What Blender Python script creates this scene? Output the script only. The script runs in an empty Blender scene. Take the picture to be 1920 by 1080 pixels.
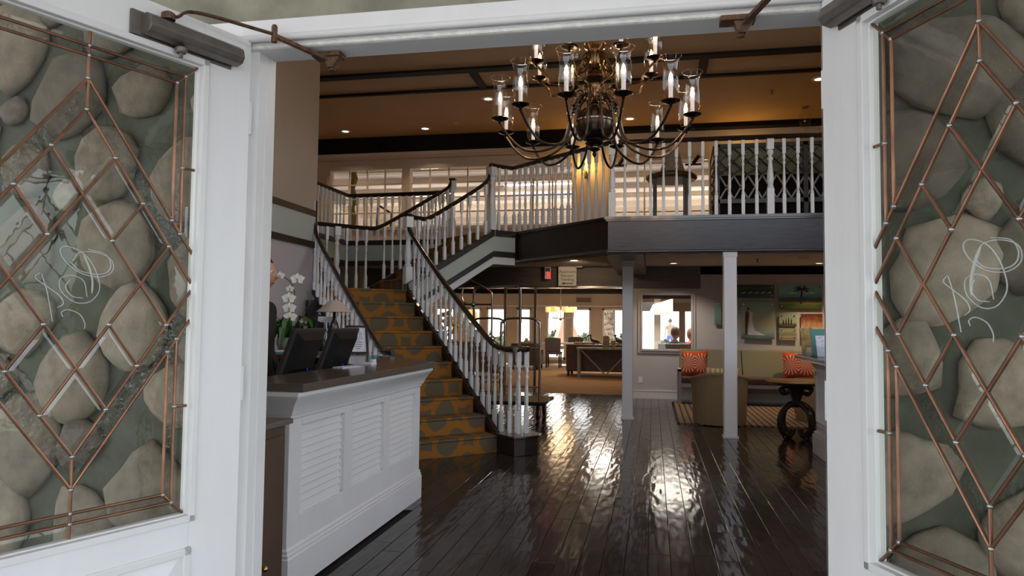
import bpy, bmesh, math, random
from mathutils import Vector, Matrix
random.seed(7)
C = bpy.context.scene
col = C.collection
PI = math.pi
# ---------------------------------------------------------------- camera
cam_d = bpy.data.cameras.new('camera'); cam = bpy.data.objects.new('camera', cam_d); col.objects.link(cam)
EYE = Vector((0, 0, 1.333))
yaw, pitch, roll, FPX = 0.19535107, 0.05134498, -0.01106904, 1336.243
fwd = Vector((-math.sin(yaw)*math.cos(pitch), math.cos(yaw)*math.cos(pitch), math.sin(pitch)))
rt = Vector((math.cos(yaw), math.sin(yaw), 0)); up = rt.cross(fwd)
r2 = rt*math.cos(roll) - up*math.sin(roll); u2 = up*math.cos(roll) + rt*math.sin(roll)
M = Matrix.Identity(4)
for i in range(3):
    M[i][0] = r2[i]; M[i][1] = u2[i]; M[i][2] = -fwd[i]; M[i][3] = EYE[i]
cam.matrix_world = M
cam_d.sensor_fit = 'HORIZONTAL'; cam_d.sensor_width = 36.0; cam_d.lens = FPX*36/1920
cam_d.clip_start = 0.05; cam_d.clip_end = 400
C.camera = cam
# ---------------------------------------------------------------- view, world, sun
C.view_settings.view_transform = 'Standard'; C.view_settings.look = 'None'
C.view_settings.gamma = 1; C.view_settings.use_curve_mapping = False
C.view_settings.exposure = 0.0
try:
    C.cycles.use_denoising = True; C.cycles.max_bounces = 10; C.cycles.transparent_max_bounces = 24
    C.cycles.diffuse_bounces = 5; C.cycles.glossy_bounces = 5; C.cycles.transmission_bounces = 8
    C.cycles.caustics_reflective = False; C.cycles.caustics_refractive = False
    C.cycles.sample_clamp_indirect = 6.0
except Exception: pass
w = bpy.data.worlds.new('sky'); C.world = w; w.use_nodes = True
nt = w.node_tree; nt.nodes.clear()
sky = nt.nodes.new('ShaderNodeTexSky'); sky.sky_type = 'NISHITA'; sky.sun_disc = False
sky.sun_elevation = math.radians(48); sky.sun_rotation = math.radians(-32); sky.air_density = 1.0; sky.dust_density = 2.5
hs = nt.nodes.new('ShaderNodeHueSaturation'); hs.inputs['Saturation'].default_value = 0.38
bg = nt.nodes.new('ShaderNodeBackground'); bg.inputs['Strength'].default_value = 1.0
ou = nt.nodes.new('ShaderNodeOutputWorld')
nt.links.new(sky.outputs[0], hs.inputs['Color']); nt.links.new(hs.outputs[0], bg.inputs[0]); nt.links.new(bg.outputs[0], ou.inputs[0])
sl = bpy.data.lights.new('sun', 'SUN'); sl.energy = 10.0; sl.angle = 0.02; sl.color = (1, .95, .88)
so = bpy.data.objects.new('sun', sl); col.objects.link(so); so.rotation_euler = (math.radians(-42), 0, math.radians(32)); so.location = (8, 30, 25)

def lamp(name, kind, loc, power, color, **k):
    d = bpy.data.lights.new(name, kind); d.energy = power; d.color = color
    for a, v in k.items(): setattr(d, a, v)
    o = bpy.data.objects.new(name, d); col.objects.link(o); o.location = loc
    return o
WARM = (1.0, .72, .42); WARM2 = (1.0, .62, .25)
# ---------------------------------------------------------------- materials
MAT = {}
def mat(name, color, rough=.5, metal=0, spec=.5, var=0, vscale=8, bump=0, bscale=60, stretch=(1,1,1), emit=0, ecol=None, coat=0, rnd=0, c2=None):
    m = bpy.data.materials.new(name); m.use_nodes = True; n = m.node_tree.nodes; l = m.node_tree.links
    b = n['Principled BSDF']
    b.inputs['Base Color'].default_value = (*color, 1); b.inputs['Roughness'].default_value = rough
    b.inputs['Metallic'].default_value = metal; b.inputs['Specular IOR Level'].default_value = spec
    if coat: b.inputs['Coat Weight'].default_value = coat; b.inputs['Coat Roughness'].default_value = .1
    if emit:
        b.inputs['Emission Color'].default_value = (*(ecol or color), 1); b.inputs['Emission Strength'].default_value = emit
    tc = None
    if var or bump or rnd:
        tc = n.new('ShaderNodeTexCoord'); mp = n.new('ShaderNodeMapping'); mp.inputs['Scale'].default_value = stretch
        l.new(tc.outputs['Object'], mp.inputs[0])
    if var or c2 or rnd:
        no = n.new('ShaderNodeTexNoise'); no.inputs['Scale'].default_value = vscale; no.inputs['Detail'].default_value = 5
        l.new(mp.outputs[0], no.inputs['Vector'])
        rp = n.new('ShaderNodeValToRGB'); rp.color_ramp.elements[0].position = .3; rp.color_ramp.elements[1].position = .72
        a = c2 or tuple(max(0, c*(1-var)) for c in color); z = color if c2 else tuple(min(1, c*(1+var)) for c in color)
        rp.color_ramp.elements[0].color = (*a, 1); rp.color_ramp.elements[1].color = (*z, 1)
        l.new(no.outputs['Fac'], rp.inputs[0]); last = rp.outputs[0]
        if rnd:
            oi = n.new('ShaderNodeObjectInfo'); mr = n.new('ShaderNodeMapRange'); mr.inputs[3].default_value = 1-rnd; mr.inputs[4].default_value = 1+rnd
            l.new(oi.outputs['Random'], mr.inputs[0])
            mx = n.new('ShaderNodeMix'); mx.data_type = 'RGBA'; mx.blend_type = 'MULTIPLY'; mx.inputs[0].default_value = 1
            l.new(last, mx.inputs[6]); l.new(mr.outputs[0], mx.inputs[7]); last = mx.outputs[2]
        l.new(last, b.inputs['Base Color'])
    if bump:
        nb = n.new('ShaderNodeTexNoise'); nb.inputs['Scale'].default_value = bscale; nb.inputs['Detail'].default_value = 4
        l.new(mp.outputs[0], nb.inputs['Vector'])
        bp = n.new('ShaderNodeBump'); bp.inputs['Strength'].default_value = bump; bp.inputs['Distance'].default_value = .01
        l.new(nb.outputs['Fac'], bp.inputs['Height']); l.new(bp.outputs[0], b.inputs['Normal'])
    MAT[name] = m
    return m
mat('white_paint', (.70,.70,.70), .38, var=.03, vscale=3, bump=.06, bscale=35)
mat('column_paint', (.80,.79,.83), .4, var=.02, vscale=3)
mat('door_paint', (.76,.76,.77), .4, var=.04, vscale=6, bump=.10, bscale=45, stretch=(1,1,.12))
mat('worn_paint', (.78,.76,.72), .55, var=.14, vscale=40, bump=.5, bscale=90)
mat('wall_taupe', (.40,.325,.26), .75, var=.03, vscale=2)
mat('wall_lilac', (.50,.47,.48), .75, var=.03, vscale=2)
mat('wall_cream', (.62,.53,.43), .75, var=.03, vscale=2)
mat('ceiling_tan', (.47,.325,.185), .85, var=.03, vscale=2, bump=.15, bscale=120)
mat('ceiling_white', (.66,.62,.6), .85, var=.02, vscale=2)
mat('dark_wood', (.020,.012,.009), .38, var=.4, vscale=5, stretch=(1,1,8), bump=.05, bscale=30)
mat('rail_wood', (.022,.013,.010), .22, var=.3, vscale=6, coat=.3)
mat('fascia_wood', (.027,.026,.036), .30, var=.5, vscale=4, stretch=(1,1,14), bump=.06, bscale=20)  # blue in the base colour imitates daylight reflected off the stain
mat('ebony_beam', (.008,.006,.005), .8, spec=.2, var=.3, vscale=5)
mat('bead_gloss', (.06,.052,.05), .12, spec=1.0, coat=.5)
mat('grey_wood', (.115,.10,.095), .5, var=.25, vscale=4, stretch=(.6,.6,10), bump=.06, bscale=12)
mat('sage', (.44,.48,.42), .55, var=.03, vscale=3)
mat('worktop', (.105,.088,.070), .16, var=.12, vscale=60, bump=.01)
mat('mortar', (.085,.090,.066), .92, var=.35, vscale=7, bump=.8, bscale=18)
mat('rough_render', (.25,.245,.185), .95, var=.35, vscale=6, bump=1.0, bscale=22)
mat('river_stone', (.215,.180,.140), .85, var=.28, vscale=2.2, bump=.35, bscale=9, rnd=.45)
mat('copper_came', (.24,.125,.08), .36, .85, var=.35, vscale=12)
mat('solder', (.35,.36,.36), .3, .9)
mat('bronze', (.17,.15,.135), .42, .6, var=.2, vscale=20, bump=.1, bscale=60)
mat('rusty', (.14,.075,.045), .6, .6, var=.5, vscale=60, bump=.3, bscale=80)
mat('chandelier_metal', (.085,.065,.055), .27, 1.0, var=.2, vscale=9)
mat('chandelier_brass', (.105,.066,.034), .26, 1.0, var=.15, vscale=9)
mat('steel', (.52,.48,.44), .22, 1.0)
mat('brass', (.62,.40,.14), .25, 1.0)
mat('candle_white', (.78,.77,.8), .5, emit=.12, ecol=(1,.9,.8))
mat('bulb_glow', (1,.8,.5), .5, emit=14, ecol=(1,.56,.20))
mat('downlight_glow', (1,.8,.5), .5, emit=5, ecol=(1,.78,.5))
mat('sconce_glow', (1,.75,.35), .5, emit=9, ecol=(1,.58,.14))
mat('shade_glow', (.85,.6,.25), .7, emit=.9, ecol=(1,.68,.2))
mat('exit_red', (.8,.03,.03), .5, emit=2.2, ecol=(1,.02,.03))
mat('black_plastic', (.009,.008,.008), .5, spec=.25, var=.2, vscale=20)
mat('black_gloss', (.01,.009,.009), .2)
mat('bezel', (.035,.032,.03), .45)
mat('blue_plastic', (.01,.03,.45), .4)
mat('teal', (.03,.42,.48), .4)
mat('paper', (.74,.74,.84), .8)
mat('paper_print', (.60,.60,.72), .8, var=.3, vscale=90)
mat('linen', (.42,.35,.30), .9, var=.08, vscale=50, bump=.2, bscale=200)
mat('leaf', (.035,.11,.015), .35, var=.45, vscale=9)
mat('petal', (.86,.84,.84), .6)
mat('petal_core', (.75,.62,.12), .6)
mat('stem', (.10,.13,.04), .6)
mat('pot', (.36,.31,.26), .6, var=.2, vscale=10)
mat('skin', (.50,.27,.18), .55, var=.05)
mat('skin_lip', (.42,.16,.13), .5)
mat('hair', (.035,.022,.016), .6)
mat('hair_grey', (.10,.08,.07), .7)
mat('suit_black', (.012,.012,.014), .8)
mat('shirt_green', (.10,.19,.15), .85)
mat('shirt_red', (.60,.05,.03), .85)
mat('shirt_pale', (.34,.29,.24), .85)
mat('jeans', (.10,.15,.32), .9)
mat('brown_leather', (.085,.048,.032), .45, var=.2, vscale=6)
mat('grey_fabric', (.10,.085,.08), .85, var=.1, vscale=30)
mat('gold_fabric', (.40,.27,.10), .85, var=.5, vscale=16)
mat('bench_wood', (.34,.29,.26), .5, var=.1)
mat('bench_seat', (.075,.045,.032), .7, var=.15)
mat('umbrella_cloth', (.50,.29,.22), .85, var=.08)
mat('hedge', (.075,.11,.06), .9, var=.6, vscale=10)
mat('terrace', (.55,.5,.45), .9, var=.08, vscale=3)
mat('drive', (.42,.41,.40), .95, var=.1, vscale=4)
mat('bulk_white', (.80,.79,.78), .7)
mat('bird', (.045,.038,.034), .5)
mat('table_wood', (.30,.16,.075), .3, var=.25, vscale=6, stretch=(1,6,1))
mat('dark_carved', (.020,.012,.008), .3, var=.3, vscale=7, coat=.3)
mat('hair_brown', (.16,.085,.05), .65)
mat('teal_card', (.06,.22,.20), .6)
mat('bloom', (.75,.50,.10), .7)
mat('panel_glow', (1,.95,.9), .5, emit=2.5, ecol=(1,.93,.82))
mat('lit_top_white', (.75,.72,.68), .12)  # white stands in for light reflected off the coffee table top
mat('console_grey', (.22,.22,.235), .45, var=.15)
mat('olive_curtain', (.16,.13,.03), .9)
mat('leaf_dark', (.012,.016,.008), .6)
mat('basket', (.34,.29,.22), .85, var=.25, vscale=40, bump=.4, bscale=90)

def glass(name, tint, rough=.0, gl=.06, bump=0, bs=20):
    """thin pane: tinted transmission plus a mirror coat that grows towards grazing angles"""
    m = bpy.data.materials.new(name); m.use_nodes = True; n = m.node_tree.nodes; l = m.node_tree.links; n.clear()
    t = n.new('ShaderNodeBsdfTransparent'); t.inputs[0].default_value = (*tint, 1)
    g = n.new('ShaderNodeBsdfGlossy'); g.inputs['Roughness'].default_value = rough
    f = n.new('ShaderNodeLayerWeight'); f.inputs[0].default_value = .5
    p = n.new('ShaderNodeMath'); p.operation = 'POWER'; p.inputs[1].default_value = 4.0
    a = n.new('ShaderNodeMath'); a.operation = 'MULTIPLY_ADD'; a.inputs[1].default_value = .85; a.inputs[2].default_value = gl; a.use_clamp = True
    x = n.new('ShaderNodeMixShader'); o = n.new('ShaderNodeOutputMaterial')
    l.new(f.outputs['Facing'], p.inputs[0]); l.new(p.outputs[0], a.inputs[0]); l.new(a.outputs[0], x.inputs[0]); l.new(t.outputs[0], x.inputs[1]); l.new(g.outputs[0], x.inputs[2]); l.new(x.outputs[0], o.inputs[0])
    if bump:
        tc = n.new('ShaderNodeTexCoord'); nb = n.new('ShaderNodeTexNoise'); nb.inputs['Scale'].default_value = bs; nb.inputs['Detail'].default_value = 3
        bp = n.new('ShaderNodeBump'); bp.inputs['Strength'].default_value = bump; bp.inputs['Distance'].default_value = .01
        l.new(tc.outputs['Object'], nb.inputs[0]); l.new(nb.outputs['Fac'], bp.inputs['Height']); l.new(bp.outputs[0], g.inputs['Normal']); l.new(bp.outputs[0], f.inputs['Normal'])
    MAT[name] = m
glass('glass_clear', (.97,.97,.96), 0, .04)
glass('glass_lamp', (.96,.94,.90), .05, .055)
glass('glass_door', (.80,.83,.77), .01, .05, .10, 9)
glass('glass_bevel', (.80,.83,.77), .01, .055, .05, 9)
glass('glass_textured', (.60,.61,.55), .12, .05, .5, 40)
mat('rim_gleam', (.95,.85,.7), .12, 1.0)  # pale gold metal ring standing in for the gleam on the shade rims
glass('glass_acrylic', (.90,.93,.94), .05, .08)

def shader_nodes(name):
    m = bpy.data.materials.new(name); m.use_nodes = True; MAT[name] = m
    return m, m.node_tree.nodes, m.node_tree.links, m.node_tree.nodes['Principled BSDF']
def math_node(n, l, op, a, b=None, c=None, clamp=False):
    k = n.new('ShaderNodeMath'); k.operation = op; k.use_clamp = clamp
    for i, v in enumerate((a, b, c)):
        if v is None: continue
        if isinstance(v, (int, float)): k.inputs[i].default_value = v
        else: l.new(v, k.inputs[i])
    return k.outputs[0]
def mix_col(n, l, fac, a, b):
    k = n.new('ShaderNodeMix'); k.data_type = 'RGBA'
    if isinstance(fac, (int, float)): k.inputs[0].default_value = fac
    else: l.new(fac, k.inputs[0])
    for i, v in ((6, a), (7, b)):
        if isinstance(v, tuple): k.inputs[i].default_value = (*v, 1)
        else: l.new(v, k.inputs[i])
    return k.outputs[2]

# hand scraped plank
m, n, l, b = shader_nodes('plank')
tc = n.new('ShaderNodeTexCoord'); oi = n.new('ShaderNodeObjectInfo')
geo = n.new('ShaderNodeNewGeometry')
mp = n.new('ShaderNodeMapping'); mp.inputs['Scale'].default_value = (15, 3.2, 1); l.new(geo.outputs['Position'], mp.inputs[0])
off = math_node(n, l, 'MULTIPLY', oi.outputs['Random'], 40.0)
cmb = n.new('ShaderNodeCombineXYZ'); l.new(off, cmb.inputs[2]); va = n.new('ShaderNodeVectorMath'); l.new(mp.outputs[0], va.inputs[0]); l.new(cmb.outputs[0], va.inputs[1])
no = n.new('ShaderNodeTexNoise'); no.inputs['Scale'].default_value = 1.5; no.inputs['Detail'].default_value = .6; l.new(va.outputs[0], no.inputs[0])
bp = n.new('ShaderNodeBump'); bp.inputs['Strength'].default_value = .34; bp.inputs['Distance'].default_value = .010; l.new(no.outputs['Fac'], bp.inputs['Height']); l.new(bp.outputs[0], b.inputs['Normal'])
mp2 = n.new('ShaderNodeMapping'); mp2.inputs['Scale'].default_value = (60, 3, 1); l.new(geo.outputs['Position'], mp2.inputs[0])
no2 = n.new('ShaderNodeTexNoise'); no2.inputs['Scale'].default_value = 1; no2.inputs['Detail'].default_value = 6; l.new(mp2.outputs[0], no2.inputs[0])
c1 = mix_col(n, l, no2.outputs['Fac'], (.020,.016,.015), (.056,.046,.042))
mr = n.new('ShaderNodeMapRange'); mr.inputs[3].default_value = .7; mr.inputs[4].default_value = 1.3; l.new(oi.outputs['Random'], mr.inputs[0])
k = n.new('ShaderNodeMix'); k.data_type = 'RGBA'; k.blend_type = 'MULTIPLY'; k.inputs[0].default_value = 1; l.new(c1, k.inputs[6]); l.new(mr.outputs[0], k.inputs[7])
l.new(k.outputs[2], b.inputs['Base Color']); b.inputs['Roughness'].default_value = .13; b.inputs['Specular IOR Level'].default_value = .31

# stair carpet: linked orange rings on taupe pile, laid along the flight through the UV map (metres)
m, n, l, b = shader_nodes('stair_carpet')
uv = n.new('ShaderNodeUVMap'); sp = n.new('ShaderNodeSeparateXYZ'); l.new(uv.outputs[0], sp.inputs[0])
wn = n.new('ShaderNodeTexNoise'); wn.inputs['Scale'].default_value = 5; l.new(uv.outputs[0], wn.inputs[0]); ws = n.new('ShaderNodeSeparateColor'); l.new(wn.outputs['Color'], ws.inputs[0])
wx = math_node(n, l, 'MULTIPLY_ADD', ws.outputs[0], .10, sp.outputs[0]); wy = math_node(n, l, 'MULTIPLY_ADD', ws.outputs[1], .10, sp.outputs[1])
def ring(du, dv, r0, wd):
    px, py = .48, .50
    x = math_node(n, l, 'DIVIDE', math_node(n, l, 'ADD', wx, du), px)
    y = math_node(n, l, 'DIVIDE', math_node(n, l, 'ADD', wy, dv), py)
    x = math_node(n, l, 'SUBTRACT', math_node(n, l, 'FRACT', x), .5); y = math_node(n, l, 'SUBTRACT', math_node(n, l, 'FRACT', y), .5)
    x = math_node(n, l, 'MULTIPLY', x, px); y = math_node(n, l, 'MULTIPLY', y, py*.9)
    d = math_node(n, l, 'SQRT', math_node(n, l, 'ADD', math_node(n, l, 'MULTIPLY', x, x), math_node(n, l, 'MULTIPLY', y, y)))
    d = math_node(n, l, 'ABSOLUTE', math_node(n, l, 'SUBTRACT', d, r0))
    return math_node(n, l, 'LESS_THAN', d, wd)
ra = ring(.05, .06, .150, .029); rb = ring(.29, .31, .150, .029)
rr = math_node(n, l, 'MAXIMUM', ra, rb)
ns = n.new('ShaderNodeTexNoise'); ns.inputs['Scale'].default_value = 140; ns.inputs['Detail'].default_value = 2; l.new(uv.outputs[0], ns.inputs[0])
dk = mix_col(n, l, ns.outputs['Fac'], (.10,.080,.050), (.145,.115,.072)); og = mix_col(n, l, ns.outputs['Fac'], (.23,.098,.018), (.34,.15,.032))
l.new(mix_col(n, l, rr, dk, og), b.inputs['Base Color']); b.inputs['Roughness'].default_value = .95; b.inputs['Specular IOR Level'].default_value = .1
bp = n.new('ShaderNodeBump'); bp.inputs['Strength'].default_value = .5; bp.inputs['Distance'].default_value = .004; l.new(ns.outputs['Fac'], bp.inputs['Height']); l.new(bp.outputs[0], b.inputs['Normal'])

def wave_mat(name, ca, cb, scale, axis='X', rough=.8, dist=0, bump=0, coord='Object'):
    m, n, l, b = shader_nodes(name)
    tc = n.new('ShaderNodeTexCoord'); wv = n.new('ShaderNodeTexWave'); wv.bands_direction = axis; wv.inputs['Scale'].default_value = scale; wv.inputs['Distortion'].default_value = dist
    l.new(tc.outputs[coord], wv.inputs[0]); l.new(mix_col(n, l, wv.outputs['Fac'], ca, cb), b.inputs['Base Color']); b.inputs['Roughness'].default_value = rough
    if bump:
        bp = n.new('ShaderNodeBump'); bp.inputs['Strength'].default_value = bump; bp.inputs['Distance'].default_value = .01; l.new(wv.outputs['Fac'], bp.inputs['Height']); l.new(bp.outputs[0], b.inputs['Normal'])
    return m
wave_mat('lounge_carpet', (.25,.125,.04), (.33,.185,.065), 1.3, 'DIAGONAL', .95, 3)
wave_mat('wicker', (.19,.125,.065), (.40,.28,.155), 17, 'X', .75, .6, .5)
wave_mat('banquette', (.145,.135,.085), (.235,.22,.15), 14, 'DIAGONAL', .9, 4)
wave_mat('lattice_cloth', (.10,.11,.06), (.34,.32,.20), 16, 'DIAGONAL', .9, 5)
m = wave_mat('striped_rug', (.035,.02,.016), (.24,.15,.085), 3.6, 'X', .95, 0)
_mx = [q for q in m.node_tree.nodes if q.type == 'MIX'][0]; _wv = [q for q in m.node_tree.nodes if q.type == 'TEX_WAVE'][0]
m.node_tree.links.new(math_node(m.node_tree.nodes, m.node_tree.links, 'GREATER_THAN', _wv.outputs['Fac'], .22), _mx.inputs[0])
wave_mat('striped_cushion', (.62,.55,.45), (.42,.26,.05), 5.0, 'X', .9, 0)
# orange cushion with white palm rays
m, n, l, b = shader_nodes('ray_cushion')
tc = n.new('ShaderNodeTexCoord'); sp = n.new('ShaderNodeSeparateXYZ'); l.new(tc.outputs['Object'], sp.inputs[0])
def rays(cx):
    dx = math_node(n, l, 'SUBTRACT', math_node(n, l, 'ABSOLUTE', sp.outputs[0]), cx)
    an = math_node(n, l, 'ARCTAN2', sp.outputs[2], dx)
    s = math_node(n, l, 'SINE', math_node(n, l, 'MULTIPLY', an, 17.0))
    d = math_node(n, l, 'SQRT', math_node(n, l, 'ADD', math_node(n, l, 'MULTIPLY', dx, dx), math_node(n, l, 'MULTIPLY', sp.outputs[2], sp.outputs[2])))
    return math_node(n, l, 'MULTIPLY', math_node(n, l, 'GREATER_THAN', s, .62), math_node(n, l, 'LESS_THAN', d, .17))
l.new(mix_col(n, l, rays(.12), (.50,.065,.012), (.70,.56,.44)), b.inputs['Base Color']); b.inputs['Roughness'].default_value = .9
# ---------------------------------------------------------------- mesh builder
OFF = {}
class MB:
    """collects boxes, prisms, tubes and lathes and links them as ONE mesh object"""
    def __init__(s): s.v = []; s.f = []; s.mi = []; s.uv = {}; s.cur = 0
    def add(s, vs, fs):
        k = len(s.v); s.v += [tuple(p) for p in vs]
        for f in fs: s.f.append(tuple(i+k for i in f)); s.mi.append(s.cur)
        return s
    def box(s, x0, y0, z0, x1, y1, z1):
        if x0 > x1: x0, x1 = x1, x0
        if y0 > y1: y0, y1 = y1, y0
        if z0 > z1: z0, z1 = z1, z0
        return s.add([(x0,y0,z0),(x1,y0,z0),(x1,y1,z0),(x0,y1,z0),(x0,y0,z1),(x1,y0,z1),(x1,y1,z1),(x0,y1,z1)],
                     [(0,3,2,1),(4,5,6,7),(0,1,5,4),(1,2,6,5),(2,3,7,6),(3,0,4,7)])
    def cbox(s, c, d, e, h, z0, z1):
        """box centred on c=(x,y), half length h along unit d, half width e across"""
        dx, dy = d; p = []
        for a, b in ((-1,-1),(1,-1),(1,1),(-1,1)): p.append((c[0]+dx*h*a-dy*e*b, c[1]+dy*h*a+dx*e*b))
        return s.prism(p, z0, z1)
    def prism(s, poly, z0, z1):
        n = len(poly)
        a = sum(poly[i][0]*poly[(i+1)%n][1]-poly[(i+1)%n][0]*poly[i][1] for i in range(n))
        if a < 0: poly = poly[::-1]
        vs = [(x,y,z0) for x,y in poly]+[(x,y,z1) for x,y in poly]
        return s.add(vs, [tuple(range(n))[::-1], tuple(range(n,2*n))]+[(i,(i+1)%n,n+(i+1)%n,n+i) for i in range(n)])
    def sweep(s, poly3, vec):
        """extrude a planar 3-D polygon along vec"""
        n = len(poly3); p = [Vector(q) for q in poly3]; v = Vector(vec)
        nn = Vector((0,0,0))
        for i in range(n): nn += p[i].cross(p[(i+1)%n])
        if nn.dot(v) > 0: p = p[::-1]
        vs = [tuple(q) for q in p]+[tuple(q+v) for q in p]
        return s.add(vs, [tuple(range(n)), tuple(range(n,2*n))[::-1]]+[((i+1)%n,i,n+i,n+(i+1)%n) for i in range(n)])
    def bar(s, p0, p1, w, h, upv=(0,0,1)):
        p0, p1 = Vector(p0), Vector(p1); d = (p1-p0).normalized(); u = Vector(upv)
        if abs(d.dot(u)) > .98: u = Vector((1,0,0))
        r = d.cross(u).normalized(); u = r.cross(d)
        q = [p0+r*a*w/2+u*b*h/2 for a,b in ((-1,-1),(1,-1),(1,1),(-1,1))]
        return s.sweep(q, p1-p0)
    def tube(s, pts, r, n=8, closed=False, flat=1.0, cap=True):
        pts = [Vector(p) for p in pts]; m = len(pts); rr = r if isinstance(r, (list,tuple)) else [r]*m
        ref = Vector((0,0,1)); rings = []; prev = None
        for i in range(m):
            a = pts[(i-1)%m] if (i or closed) else pts[i]; b = pts[(i+1)%m] if (i < m-1 or closed) else pts[i]
            t = (b-a).normalized()
            if prev is None:
                x = t.cross(ref)
                if x.length < .1: x = t.cross(Vector((1,0,0)))
                x.normalize()
            else:
                x = prev - t*prev.dot(t); x.normalize()
            prev = x; y = t.cross(x)
            rings.append([pts[i]+x*rr[i]*math.cos(2*PI*j/n)+y*rr[i]*flat*math.sin(2*PI*j/n) for j in range(n)])
        vs = [q for g in rings for q in g]; fs = []
        for i in range(m if closed else m-1):
            for j in range(n):
                a = i*n+j; b = i*n+(j+1)%n; c = ((i+1)%m)*n+(j+1)%n; d = ((i+1)%m)*n+j
                fs.append((a,b,c,d))
        if cap and not closed: fs += [tuple(range(n))[::-1], tuple(range((m-1)*n, m*n))]
        return s.add(vs, fs)
    def lathe(s, prof, n=16, c=(0,0,0), cap=True):
        vs = []; fs = []; m = len(prof)
        for r, z in prof:
            for j in range(n): vs.append((c[0]+r*math.cos(2*PI*j/n), c[1]+r*math.sin(2*PI*j/n), c[2]+z))
        for i in range(m-1):
            for j in range(n): fs.append((i*n+j, i*n+(j+1)%n, (i+1)*n+(j+1)%n, (i+1)*n+j))
        if cap: fs += [tuple(range(n))[::-1], tuple(range((m-1)*n, m*n))]
        return s.add(vs, fs)
    def ball(s, c, r, n=12, m=8, sc=(1,1,1)):
        pr = []
        vs = []; fs = []
        for i in range(m+1):
            t = -PI/2+PI*i/m
            for j in range(n): vs.append((c[0]+r*sc[0]*math.cos(t)*math.cos(2*PI*j/n), c[1]+r*sc[1]*math.cos(t)*math.sin(2*PI*j/n), c[2]+r*sc[2]*math.sin(t)))
        for i in range(m):
            for j in range(n): fs.append((i*n+j, i*n+(j+1)%n, (i+1)*n+(j+1)%n, (i+1)*n+j))
        return s.add(vs, fs)
    def xform(s, mtx):
        s.v = [tuple(mtx @ Vector(p)) for p in s.v]; return s
    def build(s, name, m, parent=None, smooth=False, bevel=0, kind=None, label=None):
        off = OFF.get(parent, Vector((0,0,0))) if parent else Vector((0,0,0))
        me = bpy.data.meshes.new(name)
        me.from_pydata([tuple(Vector(p)-off) for p in s.v], [], s.f)
        ms = m if isinstance(m, (list,tuple)) else [m]
        for q in ms: me.materials.append(MAT[q])
        if len(ms) > 1: me.polygons.foreach_set('material_index', s.mi)
        if s.uv:
            lay = me.uv_layers.new(name='UVMap')
            for lp in me.loops: lay.data[lp.index].uv = s.uv.get(lp.vertex_index, (0,0))
        me.update()
        if smooth:
            me.polygons.foreach_set('use_smooth', [True]*len(me.polygons))
            try: me.set_sharp_from_angle(angle=math.radians(38))
            except Exception: pass
        o = bpy.data.objects.new(name, me); col.objects.link(o)
        if parent: o.parent = parent; OFF[o] = off
        if bevel:
            bv = o.modifiers.new('bevel', 'BEVEL'); bv.width = bevel; bv.segments = 2; bv.limit_method = 'ANGLE'; bv.angle_limit = math.radians(40)
        if kind: o['kind'] = kind
        if label: o['label'] = label
        return o
def thing(name, label, cat, loc=(0,0,0), group=None, world=True, kind=None):
    o = bpy.data.objects.new(name, None); col.objects.link(o); o.location = loc; o.empty_display_size = .1
    OFF[o] = Vector(loc) if world else Vector((0,0,0))
    return tag(o, label, cat, group, kind)
def tag(o, label, cat=None, group=None, kind=None):
    o['label'] = label
    if cat: o['category'] = cat
    if group: o['group'] = group
    if kind: o['kind'] = kind
    return o
def struct(name, mb, m, label, cat='wall', **k):
    return tag(mb.build(name, m, **k), label, cat, None, 'structure')
def dup(root, loc, rotz=0, label=None):
    r = root.copy(); col.objects.link(r); r.location = loc; r.rotation_euler = (0,0,rotz)
    if label: r['label'] = label
    for ch in list(root.children):
        c = ch.copy(); col.objects.link(c); c.parent = r
        for g in list(ch.children):
            d = g.copy(); col.objects.link(d); d.parent = c
    return r
def piece(src, name, loc, parent, rotz=0, scale=None):
    """another copy of a part, sharing its mesh"""
    o = bpy.data.objects.new(name, src.data); col.objects.link(o); o.parent = parent; OFF[o] = OFF.get(parent, Vector((0,0,0)))
    o.location = Vector(loc)-OFF.get(parent, Vector((0,0,0))); o.rotation_euler = (0,0,rotz)
    if scale: o.scale = scale
    return o
def clip(poly, a, b, c):
    """keep the part of a convex polygon where a*x+b*y<=c"""
    out = []
    for i in range(len(poly)):
        p, q = poly[i], poly[(i+1)%len(poly)]; dp = a*p[0]+b*p[1]-c; dq = a*q[0]+b*q[1]-c
        if dp <= 0: out.append(p)
        if dp*dq < 0:
            t = dp/(dp-dq); out.append((p[0]+t*(q[0]-p[0]), p[1]+t*(q[1]-p[1])))
    return out
def smooth_path(pts, n=6):
    """Catmull-Rom through the points"""
    P = [Vector(p) for p in pts]; P = [P[0]*2-P[1]]+P+[P[-1]*2-P[-2]]; out = []
    for i in range(1, len(P)-2):
        for k in range(n):
            t = k/n
            out.append(.5*((2*P[i])+(P[i+1]-P[i-1])*t+(2*P[i-1]-5*P[i]+4*P[i+1]-P[i+2])*t*t+(3*P[i]-P[i-1]-3*P[i+1]+P[i+2])*t**3))
    out.append(P[-2]); return out
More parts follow.
